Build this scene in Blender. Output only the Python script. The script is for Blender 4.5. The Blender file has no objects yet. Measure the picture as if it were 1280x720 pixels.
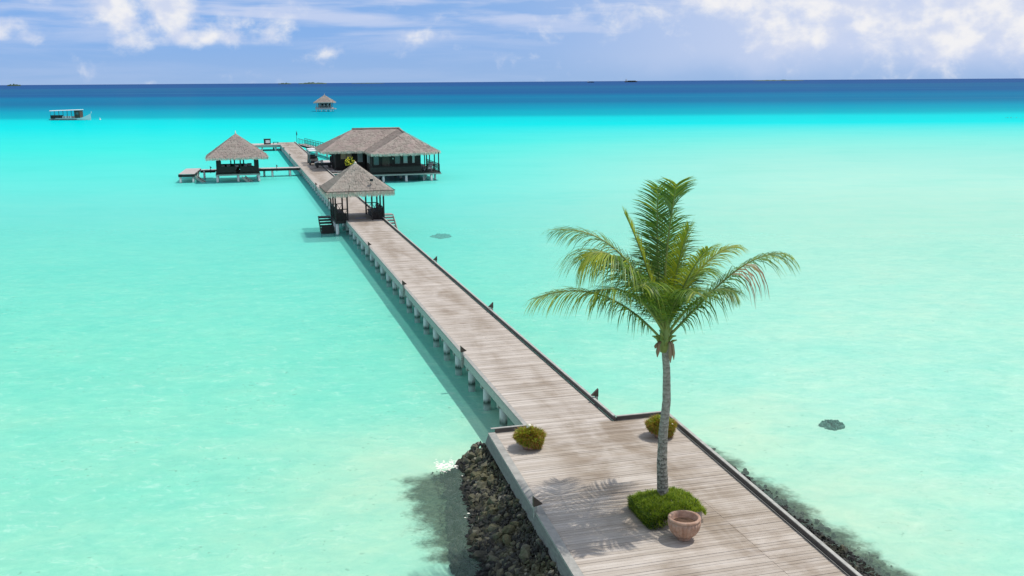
import bpy, bmesh, math, random
from mathutils import Vector, noise, Matrix
random.seed(7)
R_ = math.radians
SC = bpy.context.scene
COL = SC.collection

# ------------------------------------------------------------------ camera
F_PX = 1250.0
pitch = math.atan(258 / F_PX); roll = math.atan(8.5 / 1280)
cam_d = bpy.data.cameras.new('camera'); cam = bpy.data.objects.new('camera', cam_d); COL.objects.link(cam)
cam_d.sensor_width = 36.0; cam_d.lens = 36.0 * F_PX / 1280.0
cam_d.clip_start = 0.5; cam_d.clip_end = 120000
cam.location = (0, 0, 12.1)
cam.rotation_euler = (Matrix.Rotation(math.pi/2 - pitch, 3, 'X') @ Matrix.Rotation(-roll, 3, 'Z')).to_euler()
SC.camera = cam

# ------------------------------------------------------------------ exposure
SC.render.engine = 'CYCLES'
SC.view_settings.view_transform = 'Standard'
SC.view_settings.look = 'None'
SC.view_settings.exposure = 0.0
SC.view_settings.gamma = 1.0
SC.cycles.max_bounces = 4
SC.cycles.diffuse_bounces = 3
SC.cycles.glossy_bounces = 2
SC.cycles.transparent_max_bounces = 6
SC.cycles.caustics_reflective = False
SC.cycles.caustics_refractive = False

# ------------------------------------------------------------------ sun
to_sun = Vector((0.42, 0.16, 1.0)).normalized()
sun_d = bpy.data.lights.new('sun', 'SUN'); sun = bpy.data.objects.new('sun', sun_d); COL.objects.link(sun)
sun_d.energy = 3.35; sun_d.angle = R_(0.6); sun_d.color = (1.0, 0.955, 0.89)
sun.rotation_euler = (-to_sun).to_track_quat('-Z', 'Y').to_euler()
sun.location = (0, 0, 60)

# ------------------------------------------------------------------ node helper
class NT:
    def __init__(s, tree): s.t = tree; s.n = tree.nodes; s.l = tree.links
    def node(s, typ, **kw):
        nd = s.n.new(typ)
        for k, v in kw.items():
            if k.startswith('i_'):
                key = k[2:]
                nd.inputs[int(key) if key.isdigit() else key.replace('_', ' ')].default_value = v
            else: setattr(nd, k, v)
        return nd
    def link(s, a, b): s.l.new(a, b)
    def setin(s, sock, v):
        if hasattr(v, 'links'): s.l.new(v, sock)
        else: sock.default_value = v
    def math(s, op, a, b=None, c=None, clamp=False):
        nd = s.n.new('ShaderNodeMath'); nd.operation = op; nd.use_clamp = clamp
        s.setin(nd.inputs[0], a)
        if b is not None: s.setin(nd.inputs[1], b)
        if c is not None: s.setin(nd.inputs[2], c)
        return nd.outputs[0]
    def mapr(s, v, a, b, c=0.0, d=1.0, smooth=False):
        nd = s.n.new('ShaderNodeMapRange'); nd.interpolation_type = 'SMOOTHSTEP' if smooth else 'LINEAR'
        s.setin(nd.inputs[0], v)
        for i, x in enumerate((a, b, c, d)): s.setin(nd.inputs[i+1], x)
        return nd.outputs[0]
    def mix(s, f, a, b, mode='MIX'):
        nd = s.n.new('ShaderNodeMix'); nd.data_type = 'RGBA'; nd.blend_type = mode
        s.setin(nd.inputs[0], f)
        for i, x in ((6, a), (7, b)):
            if hasattr(x, 'links'): s.l.new(x, nd.inputs[i])
            else: nd.inputs[i].default_value = (*x, 1) if len(x) == 3 else x
        return nd.outputs[2]
    def noise(s, vec, scale, detail=4, rough=0.55, dist=0.0):
        nd = s.n.new('ShaderNodeTexNoise'); nd.inputs['Scale'].default_value = scale
        nd.inputs['Detail'].default_value = detail; nd.inputs['Roughness'].default_value = rough
        nd.inputs['Distortion'].default_value = dist
        if vec is not None: s.l.new(vec, nd.inputs['Vector'])
        return nd.outputs['Fac']
    def ramp(s, f, stops):
        nd = s.n.new('ShaderNodeValToRGB'); cr = nd.color_ramp
        while len(cr.elements) < len(stops): cr.elements.new(0.5)
        for e, (p, c) in zip(cr.elements, stops): e.position = p; e.color = (*c, 1)
        s.setin(nd.inputs[0], f); return nd.outputs[0]
    def combine(s, x, y, z):
        nd = s.n.new('ShaderNodeCombineXYZ')
        for i, v in enumerate((x, y, z)): s.setin(nd.inputs[i], v)
        return nd.outputs[0]
    def scalev(s, vec, sc):
        nd = s.n.new('ShaderNodeMapping'); s.l.new(vec, nd.inputs[0]); nd.inputs[3].default_value = sc
        return nd.outputs[0]

# ------------------------------------------------------------------ world: Nishita sky with clouds
W = bpy.data.worlds.new('World'); SC.world = W; W.use_nodes = True
w = NT(W.node_tree); w.n.clear()
sky = w.node('ShaderNodeTexSky', sky_type='NISHITA', sun_disc=False)
sky.sun_elevation = math.asin(to_sun.z); sky.sun_rotation = math.atan2(to_sun.x, to_sun.y)
sky.altitude = 0; sky.air_density = 1.0; sky.dust_density = 0.4; sky.ozone_density = 2.0
gen = w.node('ShaderNodeTexCoord').outputs['Generated']
sx = w.node('ShaderNodeSeparateXYZ'); w.link(gen, sx.inputs[0])
az = w.math('ARCTAN2', sx.outputs[0], sx.outputs[1]); el = w.math('ARCSINE', sx.outputs[2])
def px2(px, py): return ((px - 640) / 1250.0, (102 - py) / 1276.0)
def blob(px, py, rx, ry, amp):
    a0, e0 = px2(px, py)
    da = w.math('DIVIDE', w.math('SUBTRACT', az, a0), rx / 1250.0)
    de = w.math('DIVIDE', w.math('SUBTRACT', el, e0), ry / 1276.0)
    r2 = w.math('ADD', w.math('MULTIPLY', da, da), w.math('MULTIPLY', de, de))
    return w.math('MULTIPLY', w.math('EXPONENT', w.math('MULTIPLY', r2, -1.0)), amp)
blobs = [(243, 18, 34, 30, .42), (190, 26, 30, 24, .30), (268, 48, 52, 12, .30), (205, 50, 22, 16, .22), (50, 42, 26, 14, .30), (95, 52, 16, 9, .2),
         (8, 41, 12, 7, .25), (905, 12, 60, 26, .26), (945, 34, 34, 20, .38), (985, 52, 52, 20, .36), (1060, 40, 60, 18, .26), (1110, 34, 30, 16, .26), (1225, 26, 105, 52, .46), (1140, 24, 190, 62, .25), (1150, 48, 100, 30, .36), (760, 20, 80, 20, .16), (330, 30, 60, 24, .18), (1020, 20, 110, 34, .26),
         (1075, 12, 60, 22, .2), (540, 46, 34, 9, .2), (415, 66, 18, 8, .16), (575, 60, 18, 6, .16), (1250, -60, 300, 60, .3), (200, -60, 150, 40, .25)]
B = None
for b in blobs:
    v = blob(*b); B = v if B is None else w.math('MAXIMUM', B, v)
P1 = w.combine(w.math('MULTIPLY', az, 1.0), w.math('MULTIPLY', el, 1.25), 0.3)
n1 = w.noise(P1, 26, 9, .56, .25)
n2 = w.noise(P1, 95, 5, .6)
dens = w.math('ADD', w.math('ADD', w.math('MULTIPLY', n1, .78), w.math('MULTIPLY', n2, .16)), B)
cum = w.mapr(dens, .51, .80, smooth=True)
P2 = w.combine(w.math('MULTIPLY', az, 3.0), w.math('MULTIPLY', el, 26.0), 3.1)
st1 = w.noise(P2, 2.3, 6, .55, .3)
hi = w.mapr(el, .02, .07, smooth=True)
streak = w.math('MULTIPLY', w.mapr(st1, .38, .66, smooth=True), w.math('MULTIPLY', w.math('ADD', hi, .22), .66))
# broad pale veil on the right side
veil = w.math('MULTIPLY', w.mapr(az, -.05, .32, smooth=True), w.mapr(w.math('ADD', w.math('MULTIPLY', w.noise(P1, 9, 5, .5), .05), el), .024, .058, smooth=True))
veil = w.math('MULTIPLY', veil, .85)
skyc = w.mix(1.0, sky.outputs[0], (1.0, 0.97, 0.92), 'MULTIPLY')
nh = w.noise(w.scalev(gen, (2.2, 2.2, 3.0)), 1.3, 7, .6, .3)
over = w.math('MULTIPLY', w.mapr(nh, .40, .60, smooth=True), w.mapr(el, .10, .35, smooth=True))  # unseen overhead cloud cover, added to whiten and raise the fill light
skyc = w.mix(w.math('MULTIPLY', over, .75), skyc, (8.4, 8.4, 8.3))
low = w.mapr(el, 0.03, .25, 1.0, 0.0, smooth=True)
hz = w.mix(w.mapr(el, 0.0, .075), (3.05, 4.9, 8.2), (2.35, 4.35, 8.6))
skyc = w.mix(w.math('MULTIPLY', low, .92), skyc, hz)
top_blue = w.mix(w.math('MULTIPLY', w.mapr(el, 0.0, .05), w.mapr(az, .15, -.3)), (1, 1, 1), (.84, .96, 1.03))
skyc = w.mix(1.0, skyc, top_blue, 'MULTIPLY')
shade = w.mapr(w.noise(P1, 40, 4, .5), .35, .62, smooth=True)
ccol = w.mix(shade, (6.6, 7.2, 8.9), (9.3, 9.2, 9.3))
skyc = w.mix(w.math('MAXIMUM', streak, veil), skyc, (6.3, 7.0, 9.0))
skyc = w.mix(w.math('MULTIPLY', cum, .93), skyc, ccol)
bg = w.node('ShaderNodeBackground'); w.link(skyc, bg.inputs[0]); bg.inputs[1].default_value = 0.098
wo = w.node('ShaderNodeOutputWorld'); w.link(bg.outputs[0], wo.inputs[0])

# ------------------------------------------------------------------ local frame of the jetty (s along it, t to its right)
TH = math.asin(0.2675)
OX, OY = 0.36, 30.98
def Wp(s, t, z=0.0):
    return (OX - s*math.sin(TH) + t*math.cos(TH), OY + s*math.cos(TH) + t*math.sin(TH), z)
ZD = 1.1      # top of the decks above the water

# ------------------------------------------------------------------ materials
def mat(name):
    m = bpy.data.materials.new(name); m.use_nodes = True
    nt = NT(m.node_tree); bs = nt.n['Principled BSDF']; return m, nt, bs
def bump(nt, bs, h, strength=.3, dist=.02):
    b = nt.node('ShaderNodeBump'); b.inputs['Strength'].default_value = strength; b.inputs['Distance'].default_value = dist
    nt.link(h, b.inputs['Height']); nt.link(b.outputs[0], bs.inputs['Normal'])
def plain(name, c, rough=.6, var=.15, scale=8, metal=0):
    m, nt, bs = mat(name)
    o = nt.node('ShaderNodeTexCoord').outputs['Object']
    n = nt.noise(o, scale, 5)
    lo = tuple(x*(1-var) for x in c); hi_ = tuple(min(1, x*(1+var)) for x in c)
    nt.link(nt.mix(nt.mapr(n, .3, .7), lo, hi_), bs.inputs['Base Color'])
    bs.inputs['Roughness'].default_value = rough; bs.inputs['Metallic'].default_value = metal
    bump(nt, bs, n, .15, .01)
    return m

def deck_material(name, along=(1, 1, 1), centre=1.55, half=1.2, track_brown=.5):
    # x across the deck (plank length), y along the jetty
    m, nt, bs = mat(name)
    tc = nt.node('ShaderNodeTexCoord').outputs['Object']
    geo = nt.node('ShaderNodeNewGeometry')
    rnd = geo.outputs['Random Per Island']
    sep = nt.node('ShaderNodeSeparateXYZ'); nt.link(tc, sep.inputs[0])
    off = nt.combine(nt.math('MULTIPLY', rnd, 40), nt.math('MULTIPLY', rnd, 17), 0)
    add = nt.node('ShaderNodeVectorMath', operation='ADD'); nt.link(tc, add.inputs[0]); nt.link(off, add.inputs[1])
    grain = nt.noise(nt.scalev(add.outputs[0], (1.3, 26, 5)), 1.0, 6, .65)
    base = nt.mix(rnd, (.45, .395, .335), (.60, .545, .48))
    base = nt.mix(nt.mapr(grain, .32, .68), nt.mix(1, base, (.80, .77, .74), 'MULTIPLY'), base)
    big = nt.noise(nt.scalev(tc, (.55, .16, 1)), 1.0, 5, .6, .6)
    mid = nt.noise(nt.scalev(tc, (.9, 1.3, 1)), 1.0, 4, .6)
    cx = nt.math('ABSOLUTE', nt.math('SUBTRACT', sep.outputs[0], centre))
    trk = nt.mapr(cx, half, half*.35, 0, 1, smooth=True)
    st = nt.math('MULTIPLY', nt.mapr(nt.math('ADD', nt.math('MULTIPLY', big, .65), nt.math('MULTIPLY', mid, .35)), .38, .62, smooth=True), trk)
    base = nt.mix(nt.math('MULTIPLY', st, track_brown), base, nt.mix(1, base, (.53, .46, .38), 'MULTIPLY'))  # wear tracks and broad brown bands share this darker mix
    dirt = nt.mapr(nt.noise(nt.scalev(tc, (.35, 1.6, 1)), 1.3, 7, .7), .50, .72)
    base = nt.mix(nt.math('MULTIPLY', dirt, .38), base, (.27, .225, .18))
    pale = nt.mapr(nt.noise(nt.scalev(tc, (.6, 2.2, 1)), 1.0, 4, .6), .52, .75)
    base = nt.mix(nt.math('MULTIPLY', pale, .35), base, (.70, .645, .60))
    nt.link(base, bs.inputs['Base Color']); bs.inputs['Roughness'].default_value = .78
    bs.inputs['Specular IOR Level'].default_value = .25
    bump(nt, bs, grain, .35, .01)
    return m
M = {}
M['deck'] = deck_material('weathered_planks', centre=1.55, half=1.35, track_brown=.75)
M['platform'] = deck_material('weathered_platform_planks', centre=2.1, half=3.0, track_brown=.85)

def wood(name, c1, c2, rough=.75):
    m, nt, bs = mat(name)
    tc = nt.node('ShaderNodeTexCoord').outputs['Object']
    n = nt.noise(nt.scalev(tc, (3, 3, 12)), 1.5, 6, .65)
    nt.link(nt.mix(nt.mapr(n, .3, .7), c1, c2), bs.inputs['Base Color']); bs.inputs['Roughness'].default_value = rough
    bump(nt, bs, n, .3, .01); return m
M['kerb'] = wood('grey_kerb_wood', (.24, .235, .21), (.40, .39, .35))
M['kerb_shade'] = wood('shaded_kerb_wood', (.05, .045, .04), (.10, .09, .08))  # shade of the kerb's inner face put into the wood colour
M['side_board'] = wood('grey_side_board', (.12, .12, .11), (.20, .20, .18))
M['fascia'] = wood('silver_fascia_wood', (.30, .30, .27), (.48, .47, .42))
M['dark_wood'] = wood('dark_stained_wood', (.012, .009, .008), (.035, .026, .022), .7)
M['brown_wood'] = wood('brown_wood', (.05, .033, .022), (.10, .07, .05), .6)
M['board_light'] = wood('pale_board', (.42, .36, .33), (.56, .50, .47))
M['white'] = plain('white_paint', (.78, .78, .76), .45, .05)
M['cream'] = plain('cream_panel', (.48, .36, .24), .6, .1)
M['black'] = plain('black_plastic', (.02, .02, .022), .4, .2)
M['steel'] = plain('grey_metal', (.35, .36, .37), .35, .1, metal=.7)
M['cushion'] = plain('white_cushion', (.75, .73, .70), .85, .06)
M['glass'] = plain('dim_window_glass', (.10, .13, .14), .08, .2)
M['curtain'] = plain('pale_blind', (.42, .47, .46), .8, .1)
M['soil'] = plain('brown_soil', (.11, .060, .035), .95, .4, 30)
M['mat'] = plain('pale_rect', (.34, .33, .38), .9, .2, 20)

m, nt, bs = mat('concrete_pile')
tc = nt.node('ShaderNodeNewGeometry').outputs['Position']
sp = nt.node('ShaderNodeSeparateXYZ'); nt.link(tc, sp.inputs[0])
n = nt.noise(nt.scalev(tc, (4, 4, 1.2)), 2, 6, .65)
wetz = nt.mapr(nt.math('ADD', sp.outputs[2], nt.math('MULTIPLY', n, .34)), .10, .27, 1, 0)
wetz = nt.math('MULTIPLY', wetz, nt.mapr(sp.outputs[2], -.22, -.08, .25, 1))
c = nt.mix(nt.mapr(n, .3, .7), (.62, .62, .59), (.84, .84, .81))
nt.link(nt.mix(wetz, c, (.035, .05, .035)), bs.inputs['Base Color']); bs.inputs['Roughness'].default_value = .8
bump(nt, bs, n, .3, .02); M['pile'] = m

def thatch(name, c1, c2, c3):
    m, nt, bs = mat(name)
    tc = nt.node('ShaderNodeTexCoord').outputs['Object']
    sp = nt.node('ShaderNodeSeparateXYZ'); nt.link(tc, sp.inputs[0])
    fine = nt.noise(nt.scalev(tc, (9, 9, 3)), 1.6, 7, .75)
    mid = nt.noise(nt.scalev(tc, (1.0, 1.0, 2.0)), 1.1, 5, .6, .4)
    band = nt.math('FRACT', nt.math('ADD', nt.math('MULTIPLY', sp.outputs[2], 3.6), nt.math('MULTIPLY', mid, .9)))
    col = nt.mix(nt.mapr(fine, .3, .7), c1, c2)
    col = nt.mix(nt.mapr(mid, .4, .68), col, c3)
    col = nt.mix(nt.math('MULTIPLY', nt.mapr(band, .86, 1.0), .4), col, tuple(x*.45 for x in c1))
    nt.link(col, bs.inputs['Base Color']); bs.inputs['Roughness'].default_value = .95
    bs.inputs['Specular IOR Level'].default_value = .1
    h = nt.math('ADD', fine, nt.math('MULTIPLY', band, .5))
    bump(nt, bs, h, .8, .07); return m
M['thatch'] = thatch('grey_thatch', (.21, .18, .15), (.46, .405, .35), (.37, .29, .26))
M['thatch_near'] = thatch('pale_grey_thatch', (.23, .205, .17), (.50, .455, .39), (.42, .35, .30))
M['fringe'] = plain('straw_fringe', (.66, .58, .48), .95, .3, 14)
M['rope'] = plain('dark_rope', (.05, .045, .04), .9, .2)

# foliage
def leaf(name, c1, c2, trans=.3, rough=.45):
    m, nt, bs = mat(name)
    geo = nt.node('ShaderNodeNewGeometry'); rnd = geo.outputs['Random Per Island']
    c = nt.mix(rnd, c1, c2)
    nt.link(c, bs.inputs['Base Color']); bs.inputs['Roughness'].default_value = rough
    bs.inputs['Specular IOR Level'].default_value = .35
    tr = nt.node('ShaderNodeBsdfTranslucent'); nt.link(nt.mix(1, c, (1.5, 1.5, .7), 'MULTIPLY'), tr.inputs[0])
    mx = nt.node('ShaderNodeMixShader'); mx.inputs[0].default_value = trans
    nt.link(bs.outputs[0], mx.inputs[1]); nt.link(tr.outputs[0], mx.inputs[2])
    nt.link(mx.outputs[0], nt.n['Material Output'].inputs[0]); return m
M['leaf'] = leaf('palm_leaflet', (.05, .12, .02), (.19, .29, .05), .38)
M['leaf_young'] = leaf('palm_leaflet_young', (.20, .29, .03), (.42, .44, .06), .4)
M['leaf_dry'] = leaf('palm_leaflet_dry', (.26, .15, .08), (.42, .29, .19), .15, .8)
M['rachis'] = leaf('palm_rachis', (.20, .26, .06), (.26, .30, .09), .0)
M['grass'] = leaf('bright_grass', (.17, .27, .02), (.40, .48, .05), .3)
M['grass_dark'] = leaf('dark_grass', (.03, .08, .01), (.09, .16, .02), .2)
M['shrub'] = leaf('olive_shrub', (.13, .20, .015), (.40, .43, .04), .3)
M['shrub_red'] = leaf('orange_shrub', (.28, .11, .03), (.42, .24, .07), .25)
M['flower_w'] = plain('white_petal', (.85, .82, .72), .7, .05)
M['flower_y'] = plain('yellow_petal', (.80, .68, .05), .7, .1)

m, nt, bs = mat('palm_bark')
tc = nt.node('ShaderNodeTexCoord').outputs['Object']
sp = nt.node('ShaderNodeSeparateXYZ'); nt.link(tc, sp.inputs[0])
n = nt.noise(nt.scalev(tc, (5, 5, 5)), 2.2, 6, .7)
ring = nt.math('FRACT', nt.math('ADD', nt.math('MULTIPLY', sp.outputs[2], 9.0), nt.math('MULTIPLY', n, 3.2)))
c = nt.mix(nt.mapr(n, .3, .7), (.26, .23, .19), (.56, .50, .44))
lowd = nt.mapr(sp.outputs[2], 2.4, .9, 0, 1)
dk = nt.math('MULTIPLY', nt.mapr(ring, .55, .95, 0, 1, True), nt.math('ADD', .45, nt.math('MULTIPLY', lowd, .5)))
blot = nt.mapr(nt.noise(nt.scalev(tc, (6, 6, 9)), 1.3, 4, .6), .5, .6)
dk = nt.math('MAXIMUM', dk, nt.math('MULTIPLY', blot, nt.math('MULTIPLY', lowd, .75)))
nt.link(nt.mix(dk, c, (.06, .05, .042)), bs.inputs['Base Color']); bs.inputs['Roughness'].default_value = .9
bump(nt, bs, nt.math('ADD', n, ring), .7, .03); M['bark'] = m

m, nt, bs = mat('terracotta')
tc = nt.node('ShaderNodeTexCoord').outputs['Object']
n = nt.noise(tc, 7, 6, .65)
nt.link(nt.mix(nt.mapr(n, .35, .68), (.34, .19, .125), (.50, .34, .25)), bs.inputs['Base Color']); bs.inputs['Roughness'].default_value = .85
bump(nt, bs, n, .25, .01); M['terracotta'] = m

m, nt, bs = mat('rubble_stone')
geo = nt.node('ShaderNodeNewGeometry'); rnd = geo.outputs['Random Per Island']; pos = geo.outputs['Position']
n = nt.noise(pos, 9, 6, .7)
c = nt.ramp(rnd, [(0, (.02, .02, .019)), (.4, (.045, .046, .04)), (.74, (.095, .095, .075)), (.92, (.19, .18, .11)), (1, (.38, .36, .29))])
c = nt.mix(nt.mapr(n, .4, .72), nt.mix(1, c, (.45, .45, .42), 'MULTIPLY'), c)
moss = nt.mapr(nt.noise(pos, 1.1, 4, .6), .48, .62)
c = nt.mix(nt.math('MULTIPLY', moss, .5), c, (.10, .095, .03))
sp = nt.node('ShaderNodeSeparateXYZ'); nt.link(pos, sp.inputs[0])
wet = nt.mapr(sp.outputs[2], .28, .04)
c = nt.mix(wet, c, nt.mix(1, c, (.22, .23, .24), 'MULTIPLY'))
nt.link(c, bs.inputs['Base Color']); bs.inputs['Roughness'].default_value = .85
bump(nt, bs, n, .6, .03); M['stone'] = m
M['reef'] = leaf('dark_weed', (.012, .018, .014), (.06, .075, .035), .0, .9)
M['coral'] = plain('teal_grey_coral', (.07, .17, .135), .95, .4, 3)
M['block'] = plain('planter_stone', (.33, .29, .24), .9, .35, 6)

# ------------------------------------------------------------------ water and seabed
def lagoon_colour(nt, pos):
    sp = nt.node('ShaderNodeSeparateXYZ'); nt.link(pos, sp.inputs[0])
    X, Y = sp.outputs[0], sp.outputs[1]
    Yc = nt.math('MAXIMUM', Y, 5.0)
    lg = nt.math('LOGARITHM', Yc, 10.0)
    wob = nt.noise(nt.scalev(pos, (.004, .010, 1)), 1, 3, .55)
    wobf = nt.noise(nt.scalev(pos, (.0011, .0035, 1)), 1, 4, .6)
    tp = nt.math('ADD', lg, nt.math('MULTIPLY', nt.math('SUBTRACT', wob, .5), .06))
    tp = nt.math('ADD', tp, nt.math('MULTIPLY', nt.math('SUBTRACT', wobf, .5), nt.mapr(lg, 2.75, 3.3, 0, .55)))
    k = nt.mapr(tp, 1.2, 4.2)
    def kk(Yv): return (math.log10(Yv) - 1.2) / 3.0
    col = nt.ramp(k, [(kk(20), (.33, .71, .54)), (kk(45), (.22, .69, .54)), (kk(98), (.175, .695, .61)), (kk(190), (.05, .77, .665)),
                      (kk(290), (.0, .72, .70)), (kk(345), (.0, .64, .655)), (kk(375), (.0, .42, .50)), (kk(480), (.0, .30, .44)),
                      (kk(620), (.008, .17, .33)), (kk(850), (.006, .185, .35)), (kk(1100), (.015, .115, .29)), (kk(2500), (.02, .135, .29)), (kk(3600), (.022, .10, .28)), (kk(15000), (.025, .09, .26))])
    fst = nt.noise(nt.scalev(pos, (.0007, .012, 1)), 1, 3, .6)
    fsm = nt.math('MULTIPLY', nt.mapr(fst, .60, .70), nt.mapr(lg, 2.72, 2.95))
    col = nt.mix(nt.math('MULTIPLY', fsm, .42), col, (.06, .34, .46))
    # pale sandy shallows towards the right and patches of bottom tone
    right = nt.math('MULTIPLY', nt.mapr(nt.math('ADD', nt.math('DIVIDE', X, Yc), nt.math('MULTIPLY', nt.math('SUBTRACT', wob, .5), .3)), -.16, .34, 0, 1, True), nt.mapr(Y, 110, 290, 1, 0))
    right = nt.math('MULTIPLY', right, nt.mapr(Y, 20, 75, .8, 1))
    col = nt.mix(nt.math('MULTIPLY', right, .88), col, (.47, .755, .62))
    pt = nt.noise(nt.scalev(pos, (.05, .11, 1)), 1, 4, .62, .4)
    col = nt.mix(nt.math('MULTIPLY', nt.mapr(pt, .5, .72), .35), col, nt.mix(1, col, (1.22, 1.05, 1.0), 'MULTIPLY'))
    col = nt.mix(nt.math('MULTIPLY', nt.mapr(pt, .48, .3), .32), col, nt.mix(1, col, (.66, .93, .90), 'MULTIPLY'))
    # caustic light network, pale and dark, painted into the lagoon colour
    caustic = nt.noise(nt.scalev(pos, (1.5, 2.3, 1)), 1, 4, .75, .8)
    col = nt.mix(nt.math('MULTIPLY', nt.mapr(caustic, .55, .68), nt.mapr(Y, 20, 110, .42, .0)), col, (.66, .88, .76))
    dk = nt.mapr(caustic, .48, .36)
    col = nt.mix(nt.math('MULTIPLY', dk, nt.mapr(Y, 20, 110, .30, .0)), col, (.18, .60, .45))
    s_shore = nt.math('ADD', nt.math('MULTIPLY', nt.math('SUBTRACT', X, OX), -math.sin(TH)), nt.math('MULTIPLY', nt.math('SUBTRACT', Y, OY), math.cos(TH)))
    t_shore = nt.math('ADD', nt.math('MULTIPLY', nt.math('SUBTRACT', X, OX), math.cos(TH)), nt.math('MULTIPLY', nt.math('SUBTRACT', Y, OY), math.sin(TH)))
    skew = nt.math('MULTIPLY', nt.math('MINIMUM', s_shore, 0.0), .047)
    dist_l = nt.math('SUBTRACT', nt.math('ADD', skew, -1.2), t_shore)
    dist_r = nt.math('SUBTRACT', t_shore, nt.math('ADD', skew, 4.85))
    side_d = nt.math('MAXIMUM', dist_l, dist_r)
    # sandy bottom tone close to the banks
    shal = nt.math('MAXIMUM', side_d, nt.math('MULTIPLY', s_shore, 1.4))
    shal = nt.math('ADD', shal, nt.math('MULTIPLY', nt.math('SUBTRACT', nt.noise(nt.scalev(pos, (.3, .4, 1)), 1, 2, .6), .5), 3.0))
    sandy = nt.mapr(shal, 1.0, 11.0, 1, 0, True)
    col = nt.mix(nt.math('MULTIPLY', sandy, .62), col, (.55, .745, .555))
    mot = nt.noise(nt.scalev(pos, (.28, .42, 1)), 1, 4, .62, .0)
    mfd = nt.mapr(Y, 25, 150, 1, .15)
    col = nt.mix(nt.math('MULTIPLY', nt.mapr(mot, .5, .7), nt.math('MULTIPLY', mfd, .40)), col, nt.mix(1, col, (1.45, 1.02, 1.0), 'MULTIPLY'))
    col = nt.mix(nt.math('MULTIPLY', nt.mapr(mot, .48, .32), nt.math('MULTIPLY', mfd, .34)), col, nt.mix(1, col, (.60, .96, .97), 'MULTIPLY'))
    nt.side = (s_shore, dist_l, dist_r)
    return col, X, Y
# the turbidity of the lagoon: clear over the sandbank, opaque to the eye far out
def turbidity(nt, Y):
    return nt.mapr(nt.math('LOGARITHM', nt.math('MAXIMUM', Y, 5.0), 10.0), 1.60, 2.40, .09, .92, True)

m, nt, bs = mat('seabed_sand')
pos = nt.node('ShaderNodeNewGeometry').outputs['Position']
col, X, Y = lagoon_colour(nt, pos)
n = nt.noise(nt.scalev(pos, (.9, 1.3, 1)), 1, 8, .74, .6)
col = nt.mix(nt.mapr(n, .34, .66), nt.mix(1, col, (.82, .85, .86), 'MULTIPLY'), nt.mix(1, col, (1.06, .95, .93), 'MULTIPLY'))
# pebbles and bits of weed scattered on the sand near the banks
sc = nt.noise(nt.scalev(pos, (4.5, 4.5, 1)), 1, 2, .7)
lowd = nt.noise(nt.scalev(pos, (.35, .35, 1)), 1, 3, .6)
speck = nt.math('MULTIPLY', nt.mapr(sc, .66, .70), nt.mapr(lowd, .45, .62))
col = nt.mix(nt.math('MULTIPLY', speck, .55), col, (.14, .26, .18))
s_sh, d_l, d_r = nt.side
an = nt.noise(nt.scalev(pos, (1.1, 1.1, 1)), 1, 9, .72)
an2 = nt.math('MULTIPLY', nt.math('SUBTRACT', an, .5), 2.6)
lim_r = nt.math('ADD', 2.0, nt.math('MULTIPLY', nt.math('MINIMUM', s_sh, 0.0), -.11))
lim_l = nt.math('ADD', 2.75, nt.math('MULTIPLY', nt.math('MAXIMUM', nt.math('SUBTRACT', -4.0, s_sh), 0.0), -.22))
m_l = nt.mapr(nt.math('SUBTRACT', nt.math('ADD', d_l, an2), lim_l), -.45, .45, 1, 0, True)
m_l = nt.math('MULTIPLY', m_l, nt.mapr(d_l, -.5, 0.0))
m_r = nt.mapr(nt.math('SUBTRACT', nt.math('ADD', d_r, nt.math('MULTIPLY', an2, .8)), lim_r), -.35, .4, 1, 0, True)
m_r = nt.math('MULTIPLY', m_r, nt.mapr(d_r, -.5, 0.0))
alg = nt.math('MULTIPLY', nt.math('MAXIMUM', m_l, m_r), nt.mapr(nt.math('ADD', s_sh, nt.math('MULTIPLY', an2, .5)), .1, .8, 1, 0, True))
fine = nt.noise(nt.scalev(pos, (7, 7, 1)), 1, 4, .75)
algc = nt.mix(nt.mapr(fine, .35, .68), (.018, .026, .02), (.095, .12, .075))
nt.link(nt.mix(nt.math('MULTIPLY', alg, .96), col, algc), bs.inputs['Base Color']); bs.inputs['Roughness'].default_value = .95
bs.inputs['Specular IOR Level'].default_value = 0
M['sand'] = m

m = bpy.data.materials.new('lagoon_water'); m.use_nodes = True; nt = NT(m.node_tree); nt.n.clear()
pos = nt.node('ShaderNodeNewGeometry').outputs['Position']
col, X, Y = lagoon_colour(nt, pos)
op = turbidity(nt, Y)
inv = nt.math('SUBTRACT', 1.0, op)
kf = nt.math('DIVIDE', nt.math('SUBTRACT', .80, nt.math('MULTIPLY', nt.math('MULTIPLY', inv, inv), .84)), op)
kf = nt.math('MINIMUM', nt.math('MAXIMUM', kf, .6), 1.1)
colk = nt.node('ShaderNodeVectorMath', operation='SCALE'); nt.link(col, colk.inputs[0]); nt.link(kf, colk.inputs['Scale'])
dif = nt.node('ShaderNodeBsdfDiffuse'); nt.link(colk.outputs[0], dif.inputs[0])
tra = nt.node('ShaderNodeBsdfTransparent'); tra.inputs[0].default_value = (.93, .99, .975, 1)
mx = nt.node('ShaderNodeMixShader'); nt.link(op, mx.inputs[0]); nt.link(tra.outputs[0], mx.inputs[1]); nt.link(dif.outputs[0], mx.inputs[2])
gl = nt.node('ShaderNodeBsdfGlossy'); gl.inputs['Roughness'].default_value = .12
b1 = nt.noise(nt.scalev(pos, (1.2, 2.6, 1)), 1, 3, .6, .0)
bmp = nt.node('ShaderNodeBump'); bmp.inputs['Strength'].default_value = .35; bmp.inputs['Distance'].default_value = .10
nt.link(b1, bmp.inputs['Height']); nt.link(bmp.outputs[0], gl.inputs['Normal'])
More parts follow.
